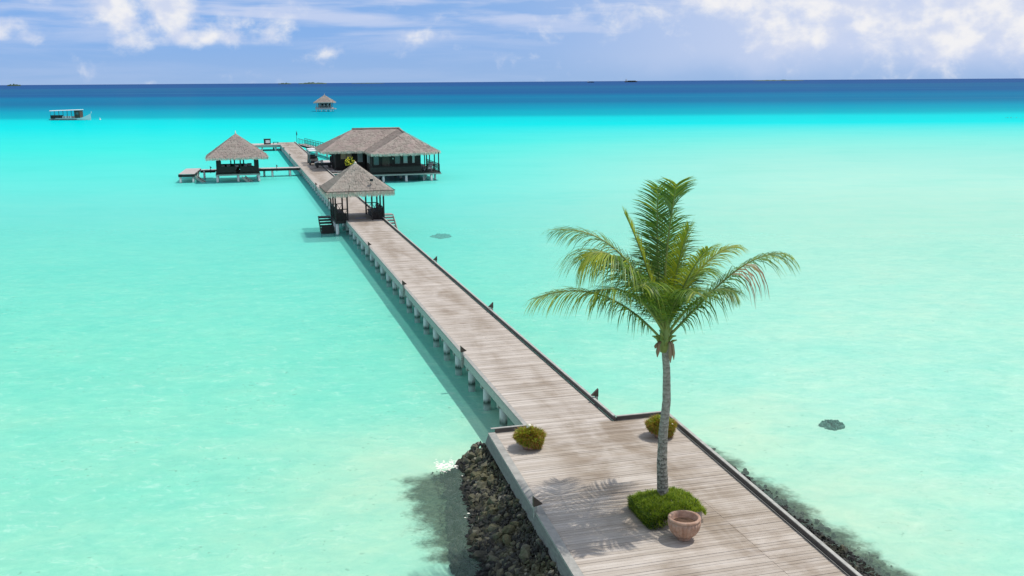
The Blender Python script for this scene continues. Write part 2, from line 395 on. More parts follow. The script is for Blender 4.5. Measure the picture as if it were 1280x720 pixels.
fr = nt.node('ShaderNodeFresnel'); fr.inputs[0].default_value = 1.33; nt.link(bmp.outputs[0], fr.inputs['Normal'])
gf = nt.math('MULTIPLY', nt.math('MINIMUM', fr.outputs[0], .16), .30)
mx2 = nt.node('ShaderNodeMixShader'); nt.link(gf, mx2.inputs[0]); nt.link(mx.outputs[0], mx2.inputs[1]); nt.link(gl.outputs[0], mx2.inputs[2])
out = nt.node('ShaderNodeOutputMaterial'); nt.link(mx2.outputs[0], out.inputs[0])
M['water'] = m

# ------------------------------------------------------------------ mesh builder
class MB:
    def __init__(s): s.v = []; s.f = []; s.mi = []; s.sm = []
    def add(s, vs, fs, mi=0, smooth=False):
        o = len(s.v); s.v += [tuple(p) for p in vs]; s.f += [tuple(i+o for i in f) for f in fs]
        s.mi += [mi]*len(fs); s.sm += [smooth]*len(fs); return s
    def box(s, x0, x1, y0, y1, z0, z1, mi=0):
        return s.add([(x0,y0,z0),(x1,y0,z0),(x1,y1,z0),(x0,y1,z0),(x0,y0,z1),(x1,y0,z1),(x1,y1,z1),(x0,y1,z1)],
                     [(3,2,1,0),(4,5,6,7),(0,1,5,4),(1,2,6,5),(2,3,7,6),(3,0,4,7)], mi)
    def tube(s, pts, rad, n=8, mi=0, cap=True):
        pts = [Vector(p) for p in pts]; vs = []; fs = []
        if not hasattr(rad, '__len__'): rad = [rad]*len(pts)
        ref = Vector((0, 0, 1)) if abs((pts[-1]-pts[0]).normalized().z) < .9 else Vector((0, 1, 0))
        for i, p in enumerate(pts):
            d = (pts[min(i+1, len(pts)-1)] - pts[max(i-1, 0)]).normalized()
            a = d.cross(ref).normalized(); b = a.cross(d)
            for k in range(n):
                q = 2*math.pi*k/n; vs.append(p + a*math.cos(q)*rad[i] + b*math.sin(q)*rad[i])
        for i in range(len(pts)-1):
            for k in range(n):
                fs.append((i*n+k, i*n+(k+1) % n, (i+1)*n+(k+1) % n, (i+1)*n+k))
        s.add(vs, fs, mi, True)
        if cap:
            o = len(s.v) - len(vs)
            s.f.append(tuple(o+k for k in reversed(range(n)))); s.mi.append(mi); s.sm.append(False)
            s.f.append(tuple(o+(len(pts)-1)*n+k for k in range(n))); s.mi.append(mi); s.sm.append(False)
        return s
    def lathe(s, prof, n=32, mi=0, rib=0, amp=0, c=(0, 0, 0)):
        vs = []; fs = []
        for (r, z, ra) in prof:
            for k in range(n):
                q = 2*math.pi*k/n; rr = r*(1 + (amp*ra*abs(math.sin(rib*q/2)) if rib else 0))
                vs.append((c[0]+rr*math.cos(q), c[1]+rr*math.sin(q), c[2]+z))
        for i in range(len(prof)-1):
            for k in range(n): fs.append((i*n+k, i*n+(k+1) % n, (i+1)*n+(k+1) % n, (i+1)*n+k))
        return s.add(vs, fs, mi, True)
    def prism(s, poly, z0, z1, mi=0):
        n = len(poly)
        vs = [(x, y, z0) for x, y in poly] + [(x, y, z1) for x, y in poly]
        fs = [tuple(reversed(range(n))), tuple(range(n, 2*n))] + [(i, (i+1) % n, n+(i+1) % n, n+i) for i in range(n)]
        return s.add(vs, fs, mi)
    def build(s, name, mats, parent=None, loc=None, rz=None):
        me = bpy.data.meshes.new(name); me.from_pydata(s.v, [], s.f)
        if not isinstance(mats, (list, tuple)): mats = [mats]
        for m_ in mats: me.materials.append(m_)
        me.polygons.foreach_set('material_index', s.mi); me.polygons.foreach_set('use_smooth', s.sm)
        me.update()
        o = bpy.data.objects.new(name, me); COL.objects.link(o)
        if parent: o.parent = parent
        if loc: o.location = loc
        if rz is not None: o.rotation_euler = (0, 0, rz)
        return o
def tag(o, label=None, cat=None, group=None, kind=None):
    if label: o['label'] = label
    if cat: o['category'] = cat
    if group: o['group'] = group
    if kind: o['kind'] = kind
    return o
def empty(name, loc, rz=TH, **kw):
    o = bpy.data.objects.new(name, None); COL.objects.link(o); o.location = loc; o.rotation_euler = (0, 0, rz)
    o.empty_display_size = .3
    return tag(o, **kw)
def copy_tree(o, parent=None):
    c = o.copy(); COL.objects.link(c)
    if parent: c.parent = parent
    for ch in list(o.children):
        copy_tree(ch, c)
    return c


# ------------------------------------------------------------------ sea
S = 70000.0
sea = MB()
sea.add([(-S, -300, 0), (S, -300, 0), (S, S, 0), (-S, S, 0)], [(0, 1, 2, 3)])
tag(sea.build('water', M['water']), kind='structure')

def plat_edge_l(s): return -1.2 + .047*(s+.35)
def plat_edge_r(s): return 4.85 + .047*(s+.35)
def st_of(x, y):
    dx, dy = x-OX, y-OY
    return (-dx*math.sin(TH)+dy*math.cos(TH), dx*math.cos(TH)+dy*math.sin(TH))
def seabed_z(x, y):
    d_ = math.hypot(x, y)
    z = -.40 + .05*noise.noise(Vector((x*.15, y*.15, 0)))
    if d_ > 150: z -= min(4.0, (d_-150)*.012)
    return z
me = MB()
xs = [-S, -3000, -400, -120, -60] + [-40 + i*1.0 for i in range(81)] + [60, 120, 400, 3000, S]
ys = [-300, -60] + [-6 + i*1.0 for i in range(66)] + [80, 140, 400, 3000, S]
vs = [(x, y, seabed_z(x, y)) for y in ys for x in xs]; nx = len(xs)
fs = [(j*nx+i, j*nx+i+1, (j+1)*nx+i+1, (j+1)*nx+i) for j in range(len(ys)-1) for i in range(nx-1)]
me.add(vs, fs, 0, True)
tag(me.build('seabed', M['sand']), kind='structure')

# ------------------------------------------------------------------ the long jetty
def planks(mb, x0, x1, y0, y1, w=.14, gap=.012, z1=0.0, th=.045, xfun=None, splits=None, jit=.06):
    y = y0
    while y < y1 - .02:
        ww = w * random.uniform(.97, 1.03)
        a, b = (x0, x1) if xfun is None else xfun(y + ww/2)
        cuts = [a] + ([c for c in splits if a+.3 < c < b-.3] if splits else []) + [b]
        for i in range(len(cuts)-1):
            dz = random.uniform(-.004, .004)
            e0 = random.uniform(-jit, jit)*.3 if i == 0 else .004
            mb.box(cuts[i]+e0, cuts[i+1]-.004, y, y+ww-gap, z1-th+dz, z1+dz)
        y += ww
W_J = 3.05
jet = empty('boardwalk', Wp(0, 0, ZD), label='long straight weathered timber boardwalk on white piles running out over the lagoon', cat='boardwalk')
d = MB(); planks(d, .16, W_J-.12, -.36, 166.0, w=.125, gap=.009, xfun=None)
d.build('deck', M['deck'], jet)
k = MB()
# left: flat edge beam, right: raised kerb rail
k.box(0, .15, -.30, 166, -.05, .035)
k.build('edge_beam', M['kerb'], jet)
k = MB(); k.box(W_J-.065, W_J+.02, -.30, 166, .152, .175); k.box(W_J+.0, W_J+.06, -.30, 166, -.05, .10); k.build('kerb_cap', M['fascia'], jet)
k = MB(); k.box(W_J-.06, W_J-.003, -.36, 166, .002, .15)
k.build('kerb', M['kerb_shade'], jet)
k = MB(); k.box(.005, .07, -.30, 166, -.33, -.053); k.box(W_J-.07, W_J-.01, -.36, 166, -.33, -.05)
k.build('fascia', M['fascia'], jet)
k = MB(); k.box(.38, .56, -.30, 166, -.40, -.12); k.box(W_J-.6, W_J-.42, -.30, 166, -.40, -.12); k.box(1.45, 1.62, -.3, 166, -.40, -.12)
k.build('joist', M['dark_wood'], jet)
def pile_mb(r=.15, z0=-1.6, z1=-.40):
    p = MB(); p.tube([(0, 0, z0 - ZD + .6), (0, 0, (z0+z1)/2 - .2), (0, 0, z1)], [r*1.02, r, r], 12); return p
proto_l = None
far = MB(); cb0 = None
nb = 0; s_ = 1.3
while s_ < 165:
    if cb0 is None: cb0 = MB().box(.10, W_J-.14, -.12, .12, -.585, -.405).build('cross_beam', M['fascia'], jet)
    cb = cb0 if s_ < 2 else cb0.copy()
    if cb is not cb0: COL.objects.link(cb); cb.parent = jet
    cb.location = (0, s_, 0)
    for side, tt in ((0, .33), (1, W_J-.33)):
        if side == 0 or s_ < 60:
            if proto_l is None:
                proto_l = MB().tube([(0, 0, -2.4), (0, 0, -1.0), (0, 0, -.40)], [.155, .15, .15], 12).build('pile', M['pile'], jet)
                o = proto_l
            else:
                o = proto_l.copy(); COL.objects.link(o); o.parent = jet
            o.location = (tt, s_ + random.uniform(-.04, .04), 0)
            nb += 1
        else:
            far.tube([(tt, s_, -2.4), (tt, s_, -.40)], .15, 8)
    s_ += 2.5
tag(far.build('pile', M['pile'], jet), kind='stuff')

# ------------------------------------------------------------------ the near platform (slightly turned from the jetty)
def tl(s): return -1.2 + .047*(s+.35)
def tr(s): return 4.85 + .047*(s+.35)
pf = empty('deck_platform', Wp(0, 0, ZD), label='wide foreground timber platform where the palm and planters stand', cat='platform')
S0, S1 = -26.0, -.38
d = MB()
random.seed(3)
for (a, b) in ((S0, -6.9), (-6.88, -3.2), (-3.18, S1)):
    planks(d, 0, 0, a, b, w=.125, gap=.009, xfun=lambda s: (tl(s)+.14, tr(s)-.10), splits=([2.95] if b < -6 else None))
# dark seam left open between two plank runs is the gap itself
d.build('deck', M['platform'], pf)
k = MB()
def sidebox(mb, fn, o0, o1, z0, z1, sa=S0, sb=S1):
    xa, xb = fn(sa), fn(sb)
    mb.add([(xa+o0, sa, z0), (xa+o1, sa, z0), (xb+o1, sb, z0), (xb+o0, sb, z0), (xa+o0, sa, z1), (xa+o1, sa, z1), (xb+o1, sb, z1), (xb+o0, sb, z1)],
           [(3,2,1,0),(4,5,6,7),(0,1,5,4),(1,2,6,5),(2,3,7,6),(3,0,4,7)])
sidebox(k, tr, -.065, .03, .152, .175)
k.box(-1.2, -.02, S1+.0, S1+.09, .152, .172); k.box(W_J+.03, 4.80, S1+.0, S1+.09, .152, .172)
k.build('kerb_cap', M['fascia'], pf); k = MB()
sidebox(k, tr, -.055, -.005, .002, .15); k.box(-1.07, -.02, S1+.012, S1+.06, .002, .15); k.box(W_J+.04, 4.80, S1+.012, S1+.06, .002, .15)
k.build('kerb', M['kerb_shade'], pf)
k = MB(); sidebox(k, tl, -.10, .13, -.05, .045); k.build('edge_beam', M['kerb'], pf)
k = MB()
# sloping grey boards that close the left side, upright ones on the right
xa, xb = tl(S0), tl(S1)
k.add([(xa-.10, S0, -.02), (xb-.10, S1, -.02), (xb-.20, S1, -.30), (xa-.20, S0, -.30), (xa-.06, S0, -.02), (xb-.06, S1, -.02), (xb-.15, S1, -.30), (xa-.15, S0, -.30)],
      [(0,1,2,3),(7,6,5,4),(0,4,5,1),(1,5,6,2),(2,6,7,3),(3,7,4,0)])
sidebox(k, tr, -.02, .03, -.35, -.05)
k.box(-1.25, -.02, S1+.004, S1+.06, -.42, .028); k.box(W_J+.05, 4.80, S1+.004, S1+.06, -.42, .028)
k.build('fascia', M['side_board'], pf)
k = MB()
sidebox(k, lambda s: 0, -.9, 4.3, -.30, -.06)
k.build('frame', M['dark_wood'], pf)
k = MB(); 
for s0 in (-1.2, -4.5, -8, -11.5, -15):
    for x0 in (4.2, -.55): MB().tube([(x0+.047*s0, s0, -2.2), (x0+.047*s0, s0, -.30)], .14, 10).build('pile', M['pile'], pf)

# ------------------------------------------------------------------ rock banks
def ico(sub):
    bm = bmesh.new(); bmesh.ops.create_icosphere(bm, subdivisions=sub, radius=1.0)
    vs = [v.co.copy() for v in bm.verts]; fs = [tuple(v.index for v in f.verts) for f in bm.faces]; bm.free(); return vs, fs
ICO1, ICO2 = ico(1), ico(2)
def stone(mb, c, r, tmpl=ICO1, flat=.65, mi=0, rough=.35):
    vs, fs = tmpl; seed = Vector((random.random()*99, random.random()*99, random.random()*99))
    from mathutils import Euler
    rot = Euler((random.random()*6, random.random()*6, random.random()*6)).to_matrix()
    sc = Vector((random.uniform(.75, 1.25), random.uniform(.7, 1.1), random.uniform(flat*.8, flat*1.2)))
    out = []
    for v in vs:
        k_ = 1 + rough*noise.noise(v*1.6 + seed)*1.6
        p = Vector((v.x*sc.x, v.y*sc.y, v.z*sc.z))*k_*r
        out.append(rot @ p + Vector(c))
    mb.add(out, fs, mi)
random.seed(11)
def bank_h(dd):
    # height of the left bank by distance from the deck edge
    pts = [(-.1, .90), (.22, .82), (.45, .55), (.8, .34), (1.2, .14), (1.6, -.06), (2.1, -.28), (3.2, -.60)]
    for (a, za), (b, zb) in zip(pts, pts[1:]):
        if dd <= b: return za + (zb-za)*(dd-a)/(b-a)
    return -.7
def wl(s): return min(1.5, .85 + .11*max(0, -s))
def bank_w(s):   # outer reach of the bank (in m from the deck edge) as it runs along s
    return .55 + .45*min(1, max(0, (.55-s)/.8))
lb = MB(); base = MB()
for i in range(7000):
    s = random.uniform(-13.5, .25); f = random.random()**.85*random.choice((1, 1, 1.35)); dd = .2 + f*(wl(s)+.05)
    if s > -.3 and random.random() < .3: continue
    nz = noise.noise(Vector((s*.7, dd*.9, 3)))
    z = bank_h(dd*1.5/wl(s)) + .10*nz
    t = tl(min(s, S1)) - dd
    r = random.choice((.035, .045, .055, .07, .09, .13)) * (.7 if f < .4 else 1.15)
    stone(lb, Wp(s, t, z), r, ICO1)
for i in range(700):
    s = random.uniform(-12, .4); dd = wl(s) + min(.7, abs(random.gauss(0, .3))); x, y, _ = Wp(s, tl(min(s, S1)) - dd)
    stone(lb, (x, y, seabed_z(x, y) + random.uniform(.0, .06)), random.uniform(.04, .12), ICO1)
base_v = []
ss = [-14 + i*.5 for i in range(29)] + [.35]
dds = [-.4, 0, .3, .6, .9, 1.2, 1.6, 2.0, 2.6, 3.2]
for s in ss:
    for q in dds:
        drop = .0 if s < 0 else 1.1*s
        base_v.append(Wp(s, tl(min(s, S1)) - q, bank_h(max(0, q)*1.5/wl(s)) - .10 - drop))
nd_ = len(dds)
lb.add(base_v, [(i*nd_+j, i*nd_+j+1, (i+1)*nd_+j+1, (i+1)*nd_+j) for i in range(len(ss)-1) for j in range(nd_-1)], 0)
tag(lb.build('rubble_bank', M['stone']), 'dark loose coral rubble heaped below the left side of the platform', 'rubble', kind='stuff')
rb = MB()
for i in range(3600):
    s = random.uniform(-15, .3); f = random.random()
    reach = 1.22 + .075*max(0, -s) + .25*noise.noise(Vector((s*.9, 1, 1)))
    if s > -1 and f > .75: continue
    dd = .1 + reach*f
    z = .42 - .50*f + .10*noise.noise(Vector((s, dd*2, 9)))
    r = random.choice((.05, .06, .08, .11)); stone(rb, Wp(s, tr(min(s, S1))+dd, z - r*.4), r, ICO1)
for i in range(500):
    s = random.uniform(-14, .2); dd = 1.2 + .06*max(0, -s) + min(.8, abs(random.gauss(0, .2 + .03*max(0, -s)))); x, y, _ = Wp(s, tr(min(s, S1)) + dd)
    stone(rb, (x, y, seabed_z(x, y) + random.uniform(.0, .06)), random.uniform(.04, .10), ICO1)
tag(rb.build('rubble_bank', M['stone']), 'low wave-washed dark rubble strip along the right side of the platform', 'rubble', kind='stuff')
# weed and dark algae lying on the shallow bottom beside the banks
def weed_patch(name, n, fn, label):
    mb = MB()
    for i in range(n):
        x, y, r, zt = fn(); z0 = seabed_z(x, y) + .02
        p = Vector((x, y, z0)); a = random.random()*6.28; L = random.uniform(.05, .14)
        q = p + Vector((math.cos(a)*L*.5, math.sin(a)*L*.5, abs(zt-z0)*random.uniform(.6, 1.2))); e = Vector((x+math.cos(a)*L, y+math.sin(a)*L, zt))
        wv = Vector((-math.sin(a), math.cos(a), 0))*r
        mb.add([p-wv*.6, p+wv*.6, q+wv, q-wv, e], [(0, 1, 2, 3), (3, 2, 4)])
    return tag(mb.build(name, M['reef']), label, 'seaweed', kind='stuff')
def fl():
    s = random.uniform(-12, .7); ext = (1.0 if s > -4 else 1.0-.2*(-4-s) if s > -7.5 else .4)
    q = min(abs(random.gauss(0, .45)), 1.0)*max(.2, ext)
    x, y, _ = Wp(s, tl(min(s, S1)) - wl(s) + .1 - q); return x, y, random.uniform(.010, .028), seabed_z(x, y) + random.uniform(.005, .05)
weed_patch('seaweed', 5000, fl, 'dark underwater weed fringe beyond the left rubble bank')
def frr():
    s = random.uniform(-14, .4); reach = .35 + .13*max(0, -s)
    reach *= .8; q = min(abs(random.gauss(0, .42)), .95)*max(.15, reach)
    x, y, _ = Wp(s, tr(min(s, S1)) + 1.2 + .06*max(0, -s) + q); return x, y, random.uniform(.010, .026), seabed_z(x, y) + random.uniform(.005, .05)
weed_patch('seaweed', 3000, frr, 'dark green underwater weed along the right rubble strip')
random.seed(15)
fm = MB()
for i in range(260):     # foam where the swell breaks on the corner stones
    x, y, _ = Wp(random.gauss(.1, .22), tl(-.4) - random.uniform(.75, 1.7)); r = random.uniform(.01, .035); n_ = 7
    pts = [(x+math.cos(q*6.283/n_)*r*random.uniform(.6, 1.5)*1.5, y+math.sin(q*6.283/n_)*r*random.uniform(.6, 1.2), .006) for q in range(n_)]
    fm.add([(x, y, .006+r*.25)]+pts, [(0, q+1, (q+1) % n_+1) for q in range(n_)])
for i in range(120):
    s = random.uniform(-8, 0); x, y, _ = Wp(s, tl(s) - wl(s) - random.gauss(0, .08)); r = random.uniform(.01, .04); n_ = 6
    pts = [(x+math.cos(q*6.283/n_)*r*1.5, y+math.sin(q*6.283/n_)*r, .006) for q in range(n_)]
    fm.add([(x, y, .012)]+pts, [(0, q+1, (q+1) % n_+1) for q in range(n_)])
tag(fm.build('foam', M['flower_w']), 'white foam flecks breaking on the corner rocks left of the platform', 'foam', kind='stuff')
random.seed(5)
for i in range(64):
    s = random.uniform(-9.8, .15); dd = random.uniform(.5, 1.75)
    dd *= wl(s)/1.5
    if i < 8: s = random.uniform(-.7, .2); dd = random.uniform(.4, .8)
    r = random.uniform(.10, .20); b = MB(); stone(b, (0, 0, 0), r, ICO2, .6)
    o = b.build('boulder', M['stone'], loc=Wp(s, tl(min(s, S1))-dd, bank_h(dd*1.5/wl(s))+.06*noise.noise(Vector((s*.7, dd, 3)))+.05))
    tag(o, 'mossy brown boulder lying on the rubble bank left of the platform', 'boulder', 'boulders on the left rubble bank')
for i in range(12):
    s = -2 - i*.85; b = MB(); stone(b, (0, 0, 0), random.uniform(.1, .16), ICO2, .6)
    tag(b.build('boulder', M['stone'], loc=Wp(s, tr(s)+random.uniform(1.0, 1.25+.05*i), .03)), 'dark wet boulder in the rubble strip right of the platform', 'boulder', 'boulders in the right rubble strip')
def reef(x, y, rx, ry, label):
    mb = MB()
    for i in range(170):
        a = random.random()*6.28; q = math.sqrt(random.random())*(1+.5*noise.noise(Vector((math.cos(a)*1.5+x, math.sin(a)*1.5, 0))))
        r = random.uniform(.05, .09)*(rx/.5)**.4
        stone(mb, (x+math.cos(a)*rx*q, y+math.sin(a)*ry*q*(.8+.3*math.sin(3*a)), -.38 + .16*(1-q*q)*random.uniform(.3, 1.2)), r*random.uniform(.6, 1.3), ICO1, .5)
    for i in range(30):
        a = random.random()*6.28; q = math.sqrt(random.random())*.9
        stone(mb, (x+math.cos(a)*rx*q, y+math.sin(a)*ry*q*.8, -.45), .2*(rx/.5)**.4, ICO1, .6)
    tag(mb.build('coral_head', M['coral']), label, 'coral')
reef(-5.8, 81.6, .85, .9, 'small dark submerged coral head beside the middle of the boardwalk')
reef(11.75, 35.0, .42, .42, 'dark submerged coral head in clear water right of the platform')
reef(160, 318, 6, 3, 'thin dark coral patch far out on the right of the lagoon')

# ------------------------------------------------------------------ wedge-topped path lights
def path_light(loc, rz, label):
    r = empty('path_light', loc, rz, label=label, cat='path light', group='wedge-topped path lights along the boardwalk')
    p = MB(); p.box(-.045, .045, -.05, .05, -.45, .26); p.build('post', M['kerb'], r)
    h = MB()
    h.add([(-.06, -.055, .20), (.19, -.055, .25), (-.06, -.055, .48), (-.06, .055, .20), (.19, .055, .25), (-.06, .055, .48)],
          [(0, 1, 2), (5, 4, 3), (0, 3, 4, 1), (1, 4, 5, 2), (2, 5, 3, 0)])
    h.build('hood', M['brown_wood'] if rz != 0 else M['kerb'], r)
    return r
Ls = [(8.87, 'third path light from the platform on the left side of the boardwalk, nearest one there'),
      (23.3, 'second nearest path light on the left edge of the boardwalk'), (37.4, 'path light on the left edge just before the front pavilion'),
      (66, 'path light on the left edge just beyond the front pavilion'), (80.3, 'path light on left edge before the bridge to the left pavilion'),
      (128, 'path light on the left edge beyond the parked buggies'), (145, 'path light on left edge near the far end of the boardwalk')]
Ls[0] = (8.87, 'nearest path light on the left edge of the narrow boardwalk')
for s, lab in Ls: path_light(Wp(s, -.05, ZD-.02), TH, lab)
for s, lab in [(1.73, 'nearest path light on the right kerb where the boardwalk meets the platform'),
               (16.35, 'second path light along the right kerb of the boardwalk'), (30.14, 'third path light along the right kerb of the boardwalk')]:
    path_light(Wp(s, W_J+.09, ZD), TH+math.pi, lab)
path_light(Wp(-6.5, tl(-6.5)-.10, ZD), TH, 'path light on the left edge of the wide platform above the rubble')

# ------------------------------------------------------------------ palm
px_, py_ = 3.93, 24.55
palm = empty('palm_tree', (px_, py_, ZD+.35), 0, label='coconut palm with ringed grey trunk growing from the grassy planter', cat='palm tree')
def bez(P, u):
    P = [Vector(p) for p in P]
    while len(P) > 1: P = [P[i].lerp(P[i+1], u) for i in range(len(P)-1)]
    return P[0]
tp = [(0, 0, -.3), (-.03, 0, .35), (-.06, 0, .9), (-.05, 0, 1.7), (.02, .0, 2.6), (.0, 0, 3.4), (-.08, 0, 4.25)]
pts = []; rad = []
N_ = 60
for i in range(N_+1):
    u = i/N_*(len(tp)-1); j = min(int(u), len(tp)-2); f = u-j; f2 = f*f*(3-2*f)
    p = Vector(tp[j]).lerp(Vector(tp[j+1]), f)
    pts.append(p); rad.append((.158 - .066*min(1, i/N_*1.15) + (.03 if i < 7 else 0)*(1-i/7 if i < 7 else 0))*(1+.035*((i % 3) == 0)))
MB().tube(pts, rad, 16).build('trunk', M['bark'], palm)
CR = Vector((-.08, 0, 4.15))
m_ = MB()
m_.tube([CR+Vector((0, 0, -.25)), CR+Vector((0, 0, .0)), CR+Vector((.02, 0, .35)), CR+Vector((.02, 0, .8))], [.10, .145, .13, .05], 12)
for i in range(9):
    a = i*2.4; b0 = CR+Vector((math.cos(a)*.10, math.sin(a)*.10, -.1+.03*i)); b1 = b0+Vector((math.cos(a)*.12, math.sin(a)*.12, .14)); b2 = b1+Vector((math.cos(a)*.10, math.sin(a)*.1, .02))
    m_.tube([b0, b1, b2], [.05, .035, .015], 6)
m_.build('crown_shaft', M['rachis'], palm)
random.seed(21)
def frond(P, lmax, mats=(0,), droop=.5, n=62, dry=None, wid=.034, spread=1.0, vlift=.15):
    lmax *= 1.33; n = int(n*1.4)
    mb = MB(); K = 22
    P = [CR + Vector(p) for p in P]
    cl = [bez(P, i/K) for i in range(K+1)]
    mb.tube(cl, [.034*(1-.8*i/K)+.004 for i in range(K+1)], 6, 0)
    up = Vector((0, 0, 1))
    for i in range(n):
        u = .13 + .87*i/(n-1)
        p = bez(P, u); T = (bez(P, min(1, u+.02)) - bez(P, max(0, u-.02))).normalized()
        N = (up - T*up.dot(T))
        N = N.normalized() if N.length > .05 else Vector((0, -1, 0))
        Sd = T.cross(N).normalized()
        prof = min(1, (u-.08)/.22)**.7 * (1 - max(0, (u-.6)/.4)**2*.5)
        for sg in (-1, 1):
            L = lmax*prof*random.uniform(.85, 1.1)
            if random.random() < .04: L *= .5
            fw = .42 + .55*u + random.uniform(-.14, .14)
            dirv = (Sd*sg*spread + T*fw + N*(vlift+random.uniform(-.10, .14))).normalized()
            q = p.copy(); ww = wid*random.uniform(.8, 1.15)
            seg = 4; wv = (T - dirv*T.dot(dirv)).normalized()
            vs = []
            dcol = mats[min(len(mats)-1, int(u*len(mats)))] if random.random() > .12 else random.choice((1, 2))
            if u > .93 and random.random() < .4: dcol = 2
            if dry and dry[0] < u < dry[1] and (sg == dry[2]) and random.random() < .8: dcol = 3
            dr_ = droop*random.uniform(.75, 1.25)
            if dcol == 3: dr_ *= 1.8; ww *= 1.3
            for k_ in range(seg+1):
                f = k_/seg; wd = ww*(1-f)**.6*(.5 if k_ == 0 else 1) + .002
                wvv = (wv + N*random.uniform(-.15, .15)).normalized()
                vs += [q - wvv*wd*.5, q + wvv*wd*.5]
                dirv = (dirv + Vector((0, 0, -1))*dr_*(.35+f)*.55).normalized()
                q = q + dirv*L/seg
            mb.add(vs, [(2*k_, 2*k_+1, 2*k_+3, 2*k_+2) for k_ in range(seg)], dcol)
    return mb.build('frond', [M['rachis'], M['leaf'], M['leaf_young'], M['leaf_dry']], palm)
# (x right, y away, z up) control points from the crown
F = [
 dict(P=[(0, 0, 0), (-.9, -.1, 1.05), (-1.9, -.3, 1.75), (-3.25, -.4, 1.25)], lmax=.92, mats=(1, 1, 2, 2), droop=.8),
 dict(P=[(0, 0, .2), (-.5, .2, 1.8), (-1.4, .4, 2.95), (-2.7, .3, 2.85)], lmax=.95, mats=(1, 1, 1, 1), droop=.6),
 dict(P=[(0, 0, .2), (-.6, -.4, 1.6), (-1.4, -.7, 2.85), (-2.1, -.9, 2.35)], lmax=1.3, mats=(1, 1, 2), droop=1.0, n=80),
 dict(P=[(0, 0, .2), (-.4, .3, 1.4), (-1.0, .4, 2.3), (-1.9, .4, 2.2)], lmax=1.0, mats=(1, 1), droop=.9, n=72),
 dict(P=[(0, 0, .2), (-.5, -.9, 1.2), (-1.2, -1.2, 1.9), (-1.9, -1.5, 1.6)], lmax=.8, mats=(1, 1), droop=.7),
 dict(P=[(0, 0, .2), (-.35, .0, 1.7), (-.65, .1, 2.5), (-1.05, .1, 3.3)], lmax=.36, mats=(2, 2), droop=.1, wid=.03, spread=.5),
 dict(P=[(0, 0, .3), (.0, .6, 1.9), (.25, .9, 3.2), (.28, .5, 3.95)], lmax=.72, mats=(1, 1), droop=.35, n=80),
 dict(P=[(0, 0, .3), (-.1, .8, 1.6), (-.12, 1.1, 2.7), (-.12, .8, 3.85)], lmax=.62, mats=(1, 1), droop=.3, n=70),
 dict(P=[(0, 0, .2), (.3, -.3, 1.4), (.6, -.6, 2.2), (.85, -.9, 2.55)], lmax=.55, mats=(1, 2, 2), droop=.35),
 dict(P=[(0, 0, .2), (.5, .2, 1.3), (1.0, .3, 2.3), (1.8, .3, 2.4)], lmax=.65, mats=(1, 2), droop=.55),
 dict(P=[(.05, 0, .1), (.9, 0, .95), (1.8, -.1, 2.35), (2.85, -.2, 2.3)], lmax=1.02, mats=(1, 1, 1), droop=.85, dry=(.56, .72, 1)),
 dict(P=[(.0, 0, .1), (.5, -.4, 1.1), (1.0, -.7, 1.7), (1.5, -1.0, 1.5)], lmax=.72, mats=(1, 1), droop=.75),
 dict(P=[(0, 0, .2), (.1, -.6, 1.3), (.3, -1.0, 1.8), (.45, -1.6, 1.6)], lmax=.62, mats=(1, 1), droop=.7),
 dict(P=[(0, 0, .2), (-.3, -.6, 1.4), (-.55, -1.2, 2.0), (-.8, -1.7, 1.8)], lmax=.66, mats=(1, 1), droop=.6),
 dict(P=[(0, 0, .2), (-.5, .8, 1.5), (-1.0, 1.6, 2.2), (-1.5, 2.5, 1.7)], lmax=.8, mats=(1, 1), droop=.6),
 dict(P=[(0, 0, .2), (.5, .8, 1.4), (1.0, 1.6, 1.9), (1.5, 2.6, 1.3)], lmax=.8, mats=(1, 1), droop=.6),
 dict(P=[(0, 0, .2), (.1, .5, 1.5), (.2, 1.8, 2.4), (.2, 2.9, 2.0)], lmax=.8, mats=(1, 1), droop=.6),
 dict(P=[(0, 0, .3), (.15, -.15, 1.3), (.25, -.25, 2.2), (.45, -.5, 3.0)], lmax=.42, mats=(2, 2), droop=.2, spread=.6),
]
for q in F: frond(**q)
m_ = MB()
for (dx, dz, r0) in ((-.18, -.35, .05), (.14, -.5, .05), (.22, -.42, .04), (-.24, -.12, .04)):
    m_.tube([CR+Vector((dx*.5, -.08, .05)), CR+Vector((dx*.9, -.14, -.02)), CR+Vector((dx, -.15, dz*.6)), CR+Vector((dx*1.05, -.15, dz))], [.02, r0*.8, r0, .008], 6)
m_.build('dead_sheath', M['leaf_dry'], palm)

